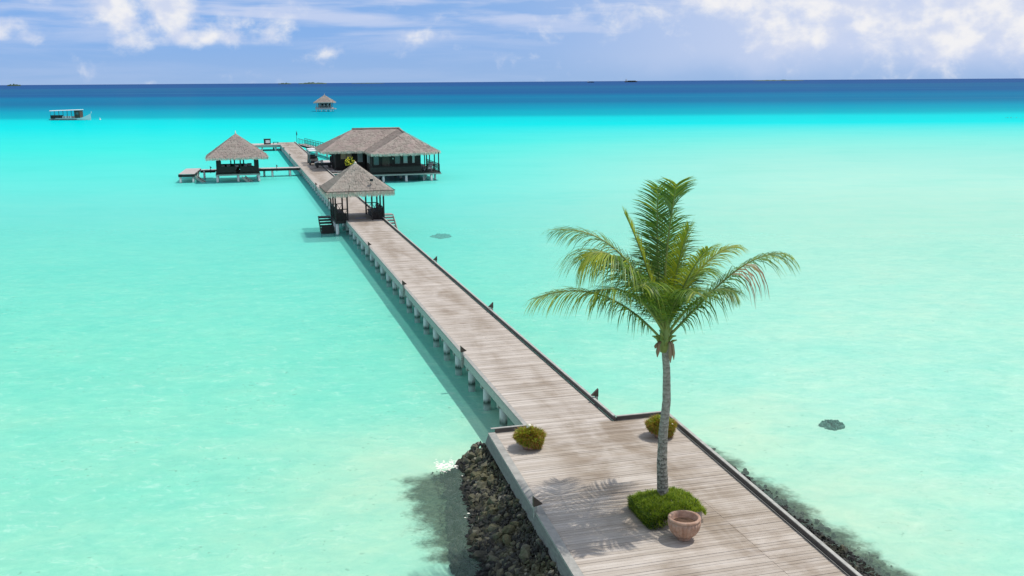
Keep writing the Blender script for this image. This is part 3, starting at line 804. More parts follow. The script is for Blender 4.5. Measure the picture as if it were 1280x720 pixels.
# ------------------------------------------------------------------ grassy planter
pl = empty('planter', Wp(-7.55, 1.64, ZD), label='low square stone planter thick with bright green grass at the palm foot', cat='planter')
b = MB(); b.prism([(-.72, -.78), (.74, -.78), (.80, .1), (.66, .76), (-.6, .78), (-.80, .3)], 0.004, .30)
b.build('stone_edging', M['block'], pl)
random.seed(9)
def inside(x, y): return (abs(x)/.95)**5 + (abs(y)/.93)**5 < 1.0
def blade(mb, p, h, lean, w_, mi=0):
    p = Vector(p); lx, ly = lean; a = random.random()*3.14; wv = Vector((math.cos(a), math.sin(a), 0))*w_*.5
    q1 = p + Vector((lx*.35, ly*.35, h*.6)); q2 = p + Vector((lx, ly, h*.95))
    mb.add([p-wv, p+wv, q1+wv*.8, q1-wv*.8, q2], [(0, 1, 2, 3), (3, 2, 4)], mi)
g = MB()
for i in range(15000):
    x, y = random.uniform(-.95, .95), random.uniform(-.92, .92)
    if not inside(x, y) or (y < -.80 and x > -.35): continue
    hump = .09*noise.noise(Vector((x*3, y*3, 0))) + .04*noise.noise(Vector((x*8, y*8, 4))) + .10*(1-x*x-y*y) 
    e = max(abs(x)/.9, abs(y)/.86)
    z = .29 + hump - max(0, e-.92)*1.2
    blade(g, (x, y, z), random.uniform(.04, .13), (random.gauss(0, .045)+x*.04, random.gauss(0, .045)+y*.04), .016, 0 if random.random() < .8 else 1)
for i in range(6500):   # grass spilling over the left and front sides
    if random.random() < .62: x, y = -.88+random.uniform(-.04, .08), random.uniform(-.80, .75); ox, oy = -.08, 0
    else:
        x, y = random.uniform(-.9, .15), -.80+random.uniform(-.06, .05); ox, oy = 0, -.07
        if x > -.45 and random.random() < .75: z_lo = .22
    if x > -.35 and y < -.7: continue
    z = random.uniform(.02, .34) if x < -.5 else random.uniform(.24, .36)
    blade(g, (x, y, z), random.uniform(-.02, .07), (ox*random.uniform(.3, 1.2)+random.gauss(0, .02), oy*random.uniform(.3, 1.2)+random.gauss(0, .02)), .018, 1 if random.random() < .7 else 0)
tag(g.build('grass', [M['grass'], M['grass_dark']], pl), kind='stuff')
pl.scale = (.88, .90, 1.0)

# ------------------------------------------------------------------ pots
def terracotta_pot(loc, label):
    r = empty('terracotta_pot', loc, 0, label=label, cat='pot')
    prof = [(.0, .004, 0), (.17, .004, 0), (.185, .03, 0), (.17, .07, 0), (.21, .10, 1), (.30, .18, 1), (.365, .30, 1), (.40, .44, 1), (.405, .53, .8), (.395, .545, 0), (.425, .56, 0), (.435, .59, 0), (.42, .625, 0), (.37, .63, 0), (.345, .61, 0), (.34, .50, 0), (.30, .47, 0)]
    MB().lathe(prof, 144, rib=24, amp=.085).build('bowl', M['terracotta'], r)
    s = MB(); vs = [(0, 0, .485)]
    for k_ in range(32): a = k_*6.2832/32; vs.append((math.cos(a)*.345, math.sin(a)*.345, .47+random.uniform(-.01, .01)))
    s.add(vs, [(0, k_+1, (k_+1) % 32+1) for k_ in range(32)]); s.build('soil', M['soil'], r); r.scale = (.93, .93, .93)
terracotta_pot((4.17, 22.75, ZD), 'empty ribbed terracotta pot standing beside the grassy planter')
def plant_pot(loc, label, white, seed, sc=1.0):
    random.seed(seed)
    r = empty('plant_pot', loc, 0, label=label, cat='pot plant', group='bushy bowls at the back of the platform')
    r.scale = (sc, sc, sc)
    prof = [(.0, .004, 0), (.19, .004, 0), (.21, .05, 0), (.27, .16, 0), (.35, .30, 0), (.39, .40, 0), (.40, .44, 0), (.35, .44, 0), (.34, .38, 0), (.0, .37, 0)]
    MB().lathe(prof, 40, rib=16, amp=.03).build('bowl', M['terracotta'], r)
    g = MB()
    for i in range(3900):
        a = random.random()*6.283; q = math.sqrt(random.random())
        rr = .43*q; x, y = math.cos(a)*rr, math.sin(a)*rr
        dome = .38 + .22*(1-q*q) + .13*noise.noise(Vector((x*6, y*6, seed)))
        mi = 0 if random.random() < .8 - .45*q*q + .25*noise.noise(Vector((x*5, y*5, seed+4))) else 1
        blade(g, (x, y, dome-.05), random.uniform(.03, .13)*(1.6 if random.random() < .12 else 1), (x*.25+random.gauss(0, .05), y*.25+random.gauss(0, .05)), .026, mi)
    for i in range(5600):
        a = random.random()*6.283; rr = random.uniform(.34, .46)
        hang = random.uniform(0, 1)**1.3
        side = .33 + .10*math.cos(a-.3)   # hangs lower on the right
        z = .46 - hang*side
        x, y = math.cos(a)*(rr-.10*hang**2), math.sin(a)*(rr-.10*hang**2)
        blade(g, (x, y, z), random.uniform(-.10, .03), (math.cos(a)*.05+random.gauss(0, .02), math.sin(a)*.05+random.gauss(0, .02)), .02, 1 if random.random() < .25+.4*hang else 0)
    g.build('foliage', [M['shrub'], M['shrub_red']], r)
    for (x, y, z, s_) in white:
        f = MB(); stone(f, (0, 0, 0), s_, ICO2, .6, rough=.15); o = f.build('blossom', M['flower_w'], r); o.location = (x, y, z)
plant_pot((.50, 29.02, ZD), 'bowl of green and orange plants with one large white blossom, left of the boardwalk', [(.0, .12, .63, .10)], 3)
plant_pot((4.66, 29.95, ZD), 'bowl of green and orange plants with two tiny blossoms, behind the palm trunk', [(-.06, -.1, .62, .035), (.33, -.2, .48, .035)], 8)

# ------------------------------------------------------------------ thatched roofs
def roof_faces(mb, faces, cuts=10, disp=.05, sag=.0):
    """faces: list of lists of 3D points; subdivided, roughened"""
    bm = bmesh.new()
    vmap = {}
    def V(p):
        k_ = tuple(round(c, 3) for c in p)
        if k_ not in vmap: vmap[k_] = bm.verts.new(p)
        return vmap[k_]
    for f in faces: bm.faces.new([V(p) for p in f])
    for it in range(cuts):
        bmesh.ops.subdivide_edges(bm, edges=bm.edges[:], cuts=1, use_grid_fill=True)
    bmesh.ops.triangulate(bm, faces=[f for f in bm.faces if len(f.verts) > 4])
    bm.normal_update()
    zs = [v.co.z for v in bm.verts]; z0, z1 = min(zs), max(zs)
    for v in bm.verts:
        f = (v.co.z - z0)/(z1-z0+1e-6)
        v.co += v.normal*disp*(noise.noise(v.co*1.1) + .5*noise.noise(v.co*3.7)) 
        v.co.z -= sag*math.sin(math.pi*f)
    bm.verts.index_update()
    mb.add([v.co.copy() for v in bm.verts], [tuple(v.index for v in f.verts) for f in bm.faces], 0, True)
    bm.free()
def fringe(mb, poly, z, drop, closed=True, step=.05, inset=.0, mi=0):
    n = len(poly); segs = [(poly[i], poly[(i+1) % n]) for i in range(n if closed else n-1)]
    for (a, b) in segs:
        a = Vector((a[0], a[1], 0)); b = Vector((b[0], b[1], 0)); L = (b-a).length; dd = (b-a)/L; nr = Vector((dd.y, -dd.x, 0))
        k_ = int(L/step)
        for row in range(3):
            for i in range(k_):
                u = (i+random.random())*step; h = drop*random.uniform(.65, 1.1); w_ = step*random.uniform(.7, 1.5)
                p = a + dd*u + nr*(random.uniform(-.02, .05) - row*.05) + Vector((0, 0, z + random.uniform(-.02, .06)))
                tip = p + nr*random.uniform(-.02, .07) - Vector((0, 0, h))
                mb.add([p - dd*w_/2, p + dd*w_/2, tip + dd*w_*.3, tip - dd*w_*.3], [(0, 1, 2, 3)], mi)
def shag(mb, faces, per_m2=14, L=.42, w_=.07, lift=.04):
    for f in faces:
        P = [Vector(p) for p in f]
        for k_ in range(1, len(P)-1):
            a, b, c = P[0], P[k_], P[k_+1]; nr = (b-a).cross(c-a); ar = nr.length/2
            if ar < 1e-3: continue
            nr.normalize()
            if nr.z < 0: nr = -nr
            ds = Vector((nr.x*nr.z, nr.y*nr.z, nr.z*nr.z-1)).normalized(); sd = ds.cross(nr)
            for i in range(int(ar*per_m2)):
                u, v = random.random(), random.random()
                if u+v > 1: u, v = 1-u, 1-v
                p = a + (b-a)*u + (c-a)*v + nr*random.uniform(0, lift*.6)
                e = p + ds*L*random.uniform(.5, 1.1) + nr*random.uniform(lift*.4, lift*1.2) + sd*random.uniform(-.08, .08)
                e.z = max(e.z, min(q.z for q in P) - .1)
                ww = w_*random.uniform(.5, 1.3)
                mb.add([p-sd*ww/2, p+sd*ww/2, e+sd*ww*.35, e-sd*ww*.35], [(0, 1, 2, 3)], 0)
def pyramid(poly, z0, apex, under=.22):
    n = len(poly); fs = [[(poly[i][0], poly[i][1], z0), (poly[(i+1) % n][0], poly[(i+1) % n][1], z0), apex] for i in range(n)]
    return fs
def roof_part(name, parent, faces, eave, z0, material, drop=.3, cuts=4, disp=.05, sag=0, step=.05, fr_mat='fringe'):
    mb = MB(); roof_faces(mb, faces, cuts, disp, sag); shag(mb, faces, 44 if material == 'thatch_near' else 22, w_=.06 if material == 'thatch_near' else .1)
    # soffit, set in from the eaves
    cx = sum(p[0] for p in eave)/len(eave); cy = sum(p[1] for p in eave)/len(eave)
    ins = [(cx+(p[0]-cx)*.985, cy+(p[1]-cy)*.985) for p in eave]
    mb.add([(x, y, z0-.10) for x, y in ins], [tuple(reversed(range(len(ins))))], 1)
    n = len(eave)
    mb.add([(x, y, z0+.02) for x, y in ins]+[(x, y, z0-.10) for x, y in ins], [(i, (i+1) % n, n+(i+1) % n, n+i) for i in range(n)], 0)
    o = mb.build(name, [M[material], M['brown_wood']], parent)
    f = MB(); fringe(f, eave, z0, drop, step=step); f.build('eave_fringe', M[fr_mat], o)
    return o
def rail(mb, p0, p1, h=.95, posts=.9, z=0, bal=True, r=.03):
    a = Vector((*p0, z)); b = Vector((*p1, z)); L = (b-a).length; d_ = (b-a)/L; n = max(1, round(L/posts))
    for i in range(n+1):
        q = a + d_*L*i/n; mb.tube([q, q+Vector((0, 0, h))], r*1.2, 5)
    mb.tube([a+Vector((0, 0, h)), b+Vector((0, 0, h))], r*1.3, 5); mb.tube([a+Vector((0, 0, .15)), b+Vector((0, 0, .15))], r, 5)
    if bal:   # diagonal lattice between the posts
        for i in range(n):
            q = a + d_*L*i/n; q2 = a + d_*L*(i+1)/n
            mb.tube([q+Vector((0, 0, .15)), q2+Vector((0, 0, h))], r*.6, 4, cap=False); mb.tube([q+Vector((0, 0, h)), q2+Vector((0, 0, .15))], r*.6, 4, cap=False)

def stairs(loc, rz, w_, n, label, mat1='dark_wood', rise=.19, run=.27, first=0.0, light_last=False):
    r = empty('stairs', loc, rz, label=label, cat='stairs')
    s = MB()
    for i in range(n):
        s.box(-w_/2, w_/2, -(i+1)*run+.04, -i*run, -first-(i+1)*rise-.12, -first-(i+1)*rise, 1 if (light_last and i >= n-2) else 0)
    s.build('treads', [M[mat1], M['fascia']], r)
    s = MB()
    for x in (-w_/2-.035, w_/2+.035):
        y1 = -n*run; z1 = -first-n*rise
        s.add([(x-.03, 0, .0), (x+.03, 0, 0), (x+.03, 0, -.28), (x-.03, 0, -.28), (x-.03, y1, z1), (x+.03, y1, z1), (x+.03, y1, z1-.28), (x-.03, y1, z1-.28)],
              [(0,1,2,3),(7,6,5,4),(0,4,5,1),(1,5,6,2),(2,6,7,3),(3,7,4,0)])
    s.build('stringer', M[mat1], r)
    return r

# ---- front pavilion over the boardwalk  (origin: its centre on the deck)
random.seed(31)
P1s, P1t = 53.6, 1.15
pv = empty('pavilion', Wp(P1s, P1t, ZD), label='open thatched pavilion straddling the boardwalk, nearest of the thatched buildings', cat='pavilion')
H = 2.0
f = MB(); f.box(-2.0, -1.17, -H, H, -.20, -.01); f.box(1.92, 2.05, -H, H, -.20, -.02); f.build('side_deck', M['dark_wood'], pv)
for (x, y) in ((-1.95, -1.95), (-1.0, -1.95), (1.0, -1.95), (1.95, -1.95), (-1.95, 1.95), (-1.0, 1.95), (1.0, 1.95), (1.95, 1.95), (-1.95, 0), (1.95, 0)):
    MB().box(x-.06, x+.06, y-.06, y+.06, .0, 2.25).build('post', M['dark_wood'], pv)
b = MB()
for y in (-1.95, 1.95): b.box(-2.05, 2.05, y-.05, y+.05, 2.18, 2.30)
for x in (-1.95, 1.95): b.box(x-.052, x+.052, -2.0, 2.0, 2.185, 2.305)
b.build('beam', M['dark_wood'], pv)
for sg in (-1, 1):
    b = MB(); x0, x1 = (1.08, 1.88) if sg > 0 else (-1.88, -1.08)
    b.box(x0, x1, -1.85, 1.85, .36, .44); b.box(x0+.05, x1-.05, -1.8, 1.8, .02, .355)
    xb = 1.86*sg; b.box(min(xb, xb-.05*sg), max(xb, xb-.05*sg), -1.85, 1.85, .45, .9)
    b.box(x0, x1, -1.88, -1.83, .0, .62)
    b.build('bench', M['dark_wood'], pv)
    rl = MB()
    rail(rl, (1.0*sg, 1.95), (1.95*sg, 1.95), .95, .5); rail(rl, (1.0*sg, -1.95), (1.95*sg, -1.95), .95, .5); rail(rl, (1.95*sg, -1.95), (1.95*sg, 1.95), .95, .65)
    rl.build('railing', M['dark_wood'], pv)
E_ = 2.75
ev = [(-E_, -E_), (E_, -E_), (E_, E_), (-E_, E_)]
ZE = 2.40
rf = roof_part('roof', pv, pyramid(ev, ZE, (0, 0, 4.52)), ev, ZE, 'thatch_near', drop=.42, cuts=5, disp=.03, step=.04)
b = MB()
k_ = 1.0; q = E_*k_ + .05
b.tube([(-q, -q, ZE+.06), (q, -q, ZE+.06), (q, q, ZE+.06), (-q, q, ZE+.06), (-q, -q, ZE+.06)], .025, 5); b.build('eave_rope', M['rope'], rf)
b = MB(); b.tube([(0, 0, 4.40), (0, 0, 4.62)], [.16, .05], 10); b.build('ridge_cap', M['fringe'], rf)
b = MB(); b.tube([(.95, -2.0, 2.9), (.98, -2.2, 3.2)], .02, 5); b.box(.86, 1.12, -2.3, -2.08, 3.18, 3.36); b.build('floodlight', M['black'], rf)
b = MB(); b.tube([(-.95, -2.82, 2.25), (-.88, -2.80, 2.75), (-.86, -2.78, 2.95)], .025, 5); b.build('stick', M['brown_wood'], rf)
for (x, y) in ((-1.85, -1.8), (-1.85, 0), (-1.85, 1.8)):
    MB().tube([(x, y, -2.4), (x, y, -.20)], .13, 10).build('pile', M['pile'], pv)
mt = MB(); mt.box(-.45, .45, -.35, .35, .008, .022)  # thin pale rectangle lying on the planks
tag(mt.build('floor_rect', M['mat'], loc=Wp(52.9, 1.35, ZD), rz=TH), 'small pale grey rectangle on the boardwalk under the front pavilion', 'mat')
st_ = stairs(Wp(54.9, -1.42, ZD-.02), TH, .95, 6, 'dark wooden stairs going down to the water left of front pavilion', light_last=True, run=.40)
b = MB(); b.box(-.5, .5, .0, .9, -.12, -.03); b.build('landing', M['dark_wood'], st_)
b = MB(); b.box(-.5, .5, -2.45, -2.38, -1.1, -.45); b.build('back_board', M['dark_wood'], st_)
st_ = stairs(Wp(54.9, 3.85, ZD-.02), TH, .95, 6, 'grey slatted stairs going down to the water right of front pavilion', mat1='kerb', run=.42)
b = MB(); b.box(-.65, .5, .0, .9, -.12, -.03); b.build('landing', M['kerb'], st_)

# ---- left pavilion standing off the boardwalk
random.seed(41)
Ls_, Lt_ = 103.15, -8.0
lp = empty('pavilion', Wp(Ls_, Lt_, ZD), label='square thatched pavilion on white piles left of the boardwalk', cat='pavilion')
H = 2.65
f = MB(); f.box(-H, H, -H, H, -.14, .0); f.build('floor', M['dark_wood'], lp)
f = MB(); f.box(-H-.03, H+.03, -H-.06, -H-.005, -.30, -.145); f.box(-H-.06, -H-.005, -H, H, -.30, -.145); f.box(H+.005, H+.06, -H, H, -.30, -.145); f.build('fascia', M['fascia'], lp)
for x in (-2.5, 0, 2.5):
    for y in (-2.5, 2.5): MB().tube([(x, y, -2.4), (x, y, -.145)], .15, 10).build('pile', M['pile'], lp)
for (x, y) in [(-2.5, -2.5), (-.35, -2.5), (.35, -2.5), (2.5, -2.5), (-2.5, 2.5), (-.8, 2.5), (.8, 2.5), (2.5, 2.5), (-2.5, 0), (2.5, 0)]:
    MB().box(x-.08, x+.08, y-.08, y+.08, 0.002, 1.95).build('post', M['dark_wood'], lp)
for x in (-2.2, 2.2): MB().box(x-.2, x+.24, -2.52, -2.44, .75, 1.9).build('screen', M['dark_wood'], lp)
rl = MB(); rl.box(-2.5, -.35, -2.54, -2.46, .08, .82); rl.box(.35, 2.5, -2.54, -2.46, .08, .82); rl.box(-2.54, -2.46, -2.4, 2.4, .08, .8); rl.box(2.46, 2.54, -2.4, 2.4, .08, .8); rl.box(-2.5, 1.0, 2.46, 2.54, .08, .8)
rl.build('railing', M['dark_wood'], lp)
random.seed(2)
AL = ['leftmost dark armchair inside the left pavilion by its front railing', 'dark armchair second from left, set back inside the left pavilion', 'dark armchair in the middle of the left pavilion near the front', 'dark armchair right of centre near the front of left pavilion', 'rightmost dark armchair at the back of the left pavilion']
for (x, y, h) in ((-1.7, -.9, .95), (-1.0, .6, .92), (-.2, -.7, .95), (.9, -.3, .95), (1.6, .8, .92)):
    c = empty('armchair', Wp(Ls_+y, Lt_+x, ZD+.004), TH+random.uniform(-.6, .6), label=AL.pop(0), cat='armchair', group='armchairs in the left pavilion')
    b = MB(); b.box(-.3, .3, -.3, .3, .22, .32)
    for xx in (-.27, .27):
        b.box(xx-.03, xx+.03, -.3, .3, .32, .60)
        for yy in (-.27, .27): b.box(xx-.03, xx+.03, yy-.03, yy+.03, 0, .22)
    b.box(-.3, .3, .25, .32, .32, h); b.build('frame', M['dark_wood'], c)
    b = MB(); b.box(-.23, .23, -.26, .2, .324, .42); b.box(-.22, .22, .15, .245, .43, h-.08); b.build('cushion', M['cushion'], c)
E_ = 3.75; ZE = 1.95
ev = [(-E_, -E_), (E_, -E_), (E_, E_), (-E_, E_)]
rf = roof_part('roof', lp, pyramid(ev, ZE, (0, 0, 4.80)), ev, ZE, 'thatch', drop=.28, cuts=5, disp=.03, sag=.0, step=.07)
MB().tube([(0, 0, 4.68), (0, 0, 4.82), (0, 0, 5.15)], [.18, .08, .02], 8).build('finial', M['fringe'], rf)
stairs(Wp(100.4, -7.35, ZD-.35), TH+R_(62), .8, 4, 'short pale stairs down to the water in front of left pavilion', mat1='fascia')

# ---- bridges and small platforms
def walkway(name, label, cat, poly_pts, width, piles, z=ZD, rails=False, deckm='board_light', fas='dark_wood', fh=.28):
    """poly_pts: centre line in (s,t)"""
    r = empty(name, Wp(poly_pts[0][0], poly_pts[0][1], z), label=label, cat=cat)
    s0, t0 = poly_pts[0]
    d = MB(); fm = MB()
    for (a, b) in zip(poly_pts, poly_pts[1:]):
        A = Vector((a[1]-t0, a[0]-s0, 0)); B_ = Vector((b[1]-t0, b[0]-s0, 0)); L = (B_-A).length; dd = (B_-A)/L; nn = Vector((-dd.y, dd.x, 0))*width/2
        n = int(L/.2)
        for i in range(n):
            p = A+dd*(i*L/n); q = A+dd*((i+.93)*L/n); dz = random.uniform(-.004, .004)
            d.add([(*(p-nn).xy, -.04+dz), (*(p+nn).xy, -.04+dz), (*(q+nn).xy, -.04+dz), (*(q-nn).xy, -.04+dz), (*(p-nn).xy, dz), (*(p+nn).xy, dz), (*(q+nn).xy, dz), (*(q-nn).xy, dz)],
                  [(3,2,1,0),(4,5,6,7),(0,1,5,4),(1,2,6,5),(2,3,7,6),(3,0,4,7)])
        for sg in (-1, 1):
            o = nn*sg*.97; e = nn.normalized()*.04
            p, q = A+o, B_+o
            fm.add([(*(p-e).xy, -.05-fh), (*(p+e).xy, -.05-fh), (*(q+e).xy, -.05-fh), (*(q-e).xy, -.05-fh), (*(p-e).xy, -.047), (*(p+e).xy, -.047), (*(q+e).xy, -.047), (*(q-e).xy, -.047)],
                  [(3,2,1,0),(4,5,6,7),(0,1,5,4),(1,2,6,5),(2,3,7,6),(3,0,4,7)])
        if rails:
            rm = MB(); 
            for sg in (-1, 1):
                o = nn*sg*.93; rail(rm, (A+o).xy, (B_+o).xy, 1.0, 1.3, bal=False)
            rm.build('railing', M['dark_wood'], r)
    d.build('deck', M[deckm], r); fm.build('fascia', M[fas], r)
    for (s, t) in piles: MB().tube([(t-t0, s-s0, -2.4), (t-t0, s-s0, -.06)], .14, 8).build('pile', M['pile'], r)
    return r
random.seed(6)
walkway('footbridge', 'narrow timber footbridge linking the boardwalk with the left pavilion', 'footbridge', [(106.9, -.02), (107.0, -5.28)], 1.7, [(106.25, -1.3), (106.3, -3.6), (107.6, -1.3), (107.6, -4.6)])
walkway('footbridge', 'short timber footbridge from left pavilion to the small swimming deck', 'footbridge', [(107.0, -10.72), (107.2, -12.6)], 1.5, [(106.5, -12.2)])
r = walkway('swimming_deck', 'small low timber deck with stairs at the far left of the left pavilion', 'deck', [(101.2, -14.2), (109.9, -13.6)], 1.9, [(101.5, -14.95), (101.5, -13.45), (105, -13.1), (109, -13)])
b = MB(); b.box(-.98, .93, -.06, -.005, -.36, -.05); b.build('end_board', M['dark_wood'], r)
stairs(Wp(101.9, -13.15, ZD-.25), TH+R_(75), .8, 5, 'pale stairs descending to the water from the swimming deck', mat1='fascia')
path_light(Wp(106.9, -11.4, ZD), TH, 'path light on the bridge beside the swimming deck')
path_light(Wp(106.3, -3.0, ZD), TH, 'path light on the footbridge right of left pavilion')
r = walkway('landing_stage', 'far timber landing stage branching left from the end of the boardwalk', 'landing stage', [(161.5, -.02), (161.5, -6.4)], 5.4, [(159.2, -.8), (159.2, -3.2), (159.2, -5.6), (163.5, -1), (163.5, -5)], deckm='board_light', fas='fascia', fh=.4)
b = MB(); b.box(-.6, .6, -.35, .35, .0, .95); b.box(-.66, .66, -.4, .4, .952, 1.02)
o = b.build('body', M['dark_wood'], None)
k_ = empty('locker', Wp(160.6, -2.2, ZD+.006), label='dark wooden locker with white front panel on the far landing stage', cat='locker'); o.parent = k_
b = MB(); b.box(-.3, .45, -.38, -.353, .25, .8); b.build('panel', M['white'], k_)
b = MB(); b.box(-.5, .5, -.25, .25, .30, .38); b.box(-.45, -.35, -.2, .2, 0, .30); b.box(.35, .45, -.2, .2, 0, .30)
tag(b.build('bench', M['dark_wood'], loc=Wp(161, -.7, ZD+.006), rz=TH), 'low dark bench on the landing stage beside the boardwalk end', 'bench')
walkway('gangway', 'railed gangway slanting from the boardwalk end towards the back of the house', 'gangway', [(159.8, 3.9), (140, 6.5), (112, 9.5)], 1.3, [(155, 4.5), (147, 5.6), (139, 6.6), (130, 7.5)], rails=True)
b = MB(); b.tube([(0, 0, 0), (0, 0, 2.2)], [.04, .025], 6)
o = b.build('mast', M['dark_wood']); k_ = empty('flagpole', Wp(164.6, 3.35, ZD), label='thin dark flagpole with furled flag at the far end of boardwalk', cat='flagpole'); o.parent = k_
b = MB(); b.tube([(.05, 0, 1.3), (.10, 0, 1.6), (.06, 0, 2.0)], [.03, .09, .03], 6); b.build('flag', M['rope'], k_)

# ---- the thatched house on the right
random.seed(51)
Hs, Ht = 93.8, 7.6       # origin: front left corner of its wing deck
hs = empty('thatched_house', Wp(Hs, Ht, ZD), label='large dark timber house with L-shaped thatched roof on piles right of the boardwalk', cat='house')
# x = t-7.6 , y = s-93.8
f = MB(); f.prism([(0, 0), (8.9, 0), (8.9, 14), (-3.6, 14), (-3.6, 6.2), (0, 6.2)], -.14, 0)
f.build('floor', M['dark_wood'], hs)
f = MB(); f.box(-.02, 8.95, -.07, -.005, -.30, -.145); f.box(8.905, 8.97, 0, 14, -.30, -.145); f.box(-3.6, -.03, 6.13, 6.19, -.30, -.145); f.build('fascia', M['fascia'], hs)
# front step boards of the main part
f = MB(); f.box(-4.2, -.1, 5.2, 6.1, -.10, -.02); f.box(-4.25, -.1, 4.0, 4.9, -.30, -.20); f.build('step', M['board_light'], hs)
for x in (1.7, 4.55, 7.75):
    for y in (.2, 4.5, 9): MB().tube([(x, y, -2.4), (x, y, -.145)], .16, 10).build('pile', M['pile'], hs)
for (x, y) in ((6.9, .9), (7.3, 2.2), (8.4, 1.2), (8.5, 4.5), (8.5, 8), (-3.3, 7)): MB().tube([(x, y, -2.4), (x, y, -.145)], .12, 8).build('pile', M['pile'], hs)
wl = MB()
wl.box(.55, 6.5, .8, .92, .002, 2.5); wl.box(.45, .57, .92, 6.5, .002, 2.5); wl.box(6.45, 6.57, .95, 13, .002, 2.5)
wl.box(-3.25, .45, 7.4, 7.52, .002, 2.55); wl.box(-3.35, -3.25, 7.45, 13.2, .002, 2.55); wl.box(-3.3, 6.5, 13.1, 13.2, .002, 2.55)
for i in range(30): wl.box(.6+i*.196, .63+i*.196, .77, .80, .01, 2.45)      # upright cover strips
for i in range(15): wl.box(-3.2+i*.24, -3.17+i*.24, 7.37, 7.40, .01, 2.45)
wl.build('wall', M['dark_wood'], hs)
def window(x0, x1, y, z0, z1, glass='curtain'):
    f = MB(); e = .05
    f.box(x0-e, x1+e, y-.05, y-.005, z1, z1+e); f.box(x0-e, x1+e, y-.05, y-.005, z0-e, z0); f.box(x0-e, x0, y-.05, y-.005, z0, z1); f.box(x1, x1+e, y-.05, y-.005, z0, z1)
    if x1-x0 > 1.0: f.box((x0+x1)/2-.02, (x0+x1)/2+.02, y-.05, y-.005, z0, z1)
    fr_ = f.build('window', M['brown_wood'], hs)
    g_ = MB(); g_.box(x0, x1, y-.03, y-.006, z0, z1); g_.build('pane', M[glass], fr_)
window(4.35, 4.85, .77, 1.15, 2.2); window(5.45, 5.75, .77, 1.15, 2.2); window(3.3, 3.9, .77, 1.1, 2.2, 'glass')
window(-2.7, -1.3, 7.37, 1.35, 2.15, 'cream'); window(-.55, .1, 7.37, .9, 2.2); 
b = MB(); b.box(-.62, -.05, 5.0-.01, 5.02, .0, .0)
window(.5+.15, .5+.75, .77, 1.0, 2.2, 'glass')
dr = MB(); dr.box(1.7, 2.6, .74, .768, .05, 2.1); o = dr.build('door', M['brown_wood'], hs)
MB().tube([(2.5, .70, 1.0), (2.5, .70, 1.12)], .025, 6).build('handle', M['steel'], o)
b = MB(); b.box(2.98, 3.1, .70, .765, 1.65, 1.80); b.build('wall_lamp', M['cushion'], hs)
# wing-side screen windows towards the boardwalk
for (y0, y1) in ((2.0, 3.0), (4.0, 5.0)):
    f = MB(); f.box(.40, .445, y0, y1, 1.0, 2.1); f.build('window', M['curtain'], hs)
for (x, y) in ((7.2, .35), (8.7, .25), (8.75, 3.2), (8.75, 6.5), (8.75, 10), (.15, .3), (-3.5, 6.3), (-3.5, 10)):
    MB().box(x-.06, x+.06, y-.06, y+.06, .002, 2.42).build('post', M['dark_wood'], hs)
rl = MB(); rail(rl, (0.1, .12), (6.6, .12), .85, 1.3, bal=False); rl.box(.1, 6.4, .09, .13, .1, .75)
rail(rl, (6.6, .12), (8.75, .12), .95, .7); rail(rl, (8.78, .12), (8.78, 9), .95, .8)
rl.build('railing', M['dark_wood'], hs)
ZE = 2.45
mx0, mx1, my0, my1 = -5.35, 9.0, 5.5, 15.2; rz_ = 4.98; ry = 10.3
mA, mB_ = (-.75, ry, rz_), (5.4, ry, rz_)
main_f = [[(mx0, my0, ZE), (mx1, my0, ZE), mB_, mA], [(mx1, my0, ZE), (mx1, my1, ZE), mB_], [(mx1, my1, ZE), (mx0, my1, ZE), mA, mB_], [(mx0, my1, ZE), (mx0, my0, ZE), mA]]
ap = (4.95, 3.6, 4.75); zw = ZE+.02
wing_f = [[(.1, -1.1, zw), (6.7, -1.1, zw), ap], [(6.7, -1.1, zw), (9.15, 1.2, zw), ap], [(9.15, 1.2, zw), (9.15, 14.0, zw), (5.45, ry+.3, rz_+.03), ap],
          [(.1, 9.5, zw), (.1, -1.1, zw), ap, (5.45, ry+.3, rz_+.03)]]
mb = MB(); roof_faces(mb, main_f, 5, .03); roof_faces(mb, wing_f, 5, .03); shag(mb, main_f, 20, w_=.11); shag(mb, wing_f, 20, w_=.11)
mb.add([(mx0+.15, my0+.15, ZE-.10), (mx1-.15, my0+.15, ZE-.10), (mx1-.15, my1-.15, ZE-.10), (mx0+.15, my1-.15, ZE-.10)], [(3, 2, 1, 0)], 1)
mb.add([(.25, -.95, ZE-.11), (6.6, -.95, ZE-.11), (9.0, 1.3, ZE-.11), (9.0, 5.7, ZE-.11), (.25, 5.7, ZE-.11)], [(4, 3, 2, 1, 0)], 1)
rf = mb.build('roof', [M['thatch'], M['brown_wood']], hs)
fb = MB(); fringe(fb, [(mx0, my1), (mx0, my0), (.1, my0)], ZE, .32, closed=False, step=.08)
fringe(fb, [(.1, my0), (.1, -1.1), (6.7, -1.1), (9.15, 1.2), (9.15, 12)], ZE+.02, .32, closed=False, step=.08)
fb.build('eave_fringe', M['fringe'], rf)
b = MB(); b.tube([(-.8, ry, rz_+.05), (2, ry, rz_+.07), (5.5, ry, rz_+.05)], .13, 8); b.tube([(5.45, ry, rz_+.05), (4.95, 3.6, 4.8)], .12, 8); b.build('ridge_cap', M['thatch'], rf)
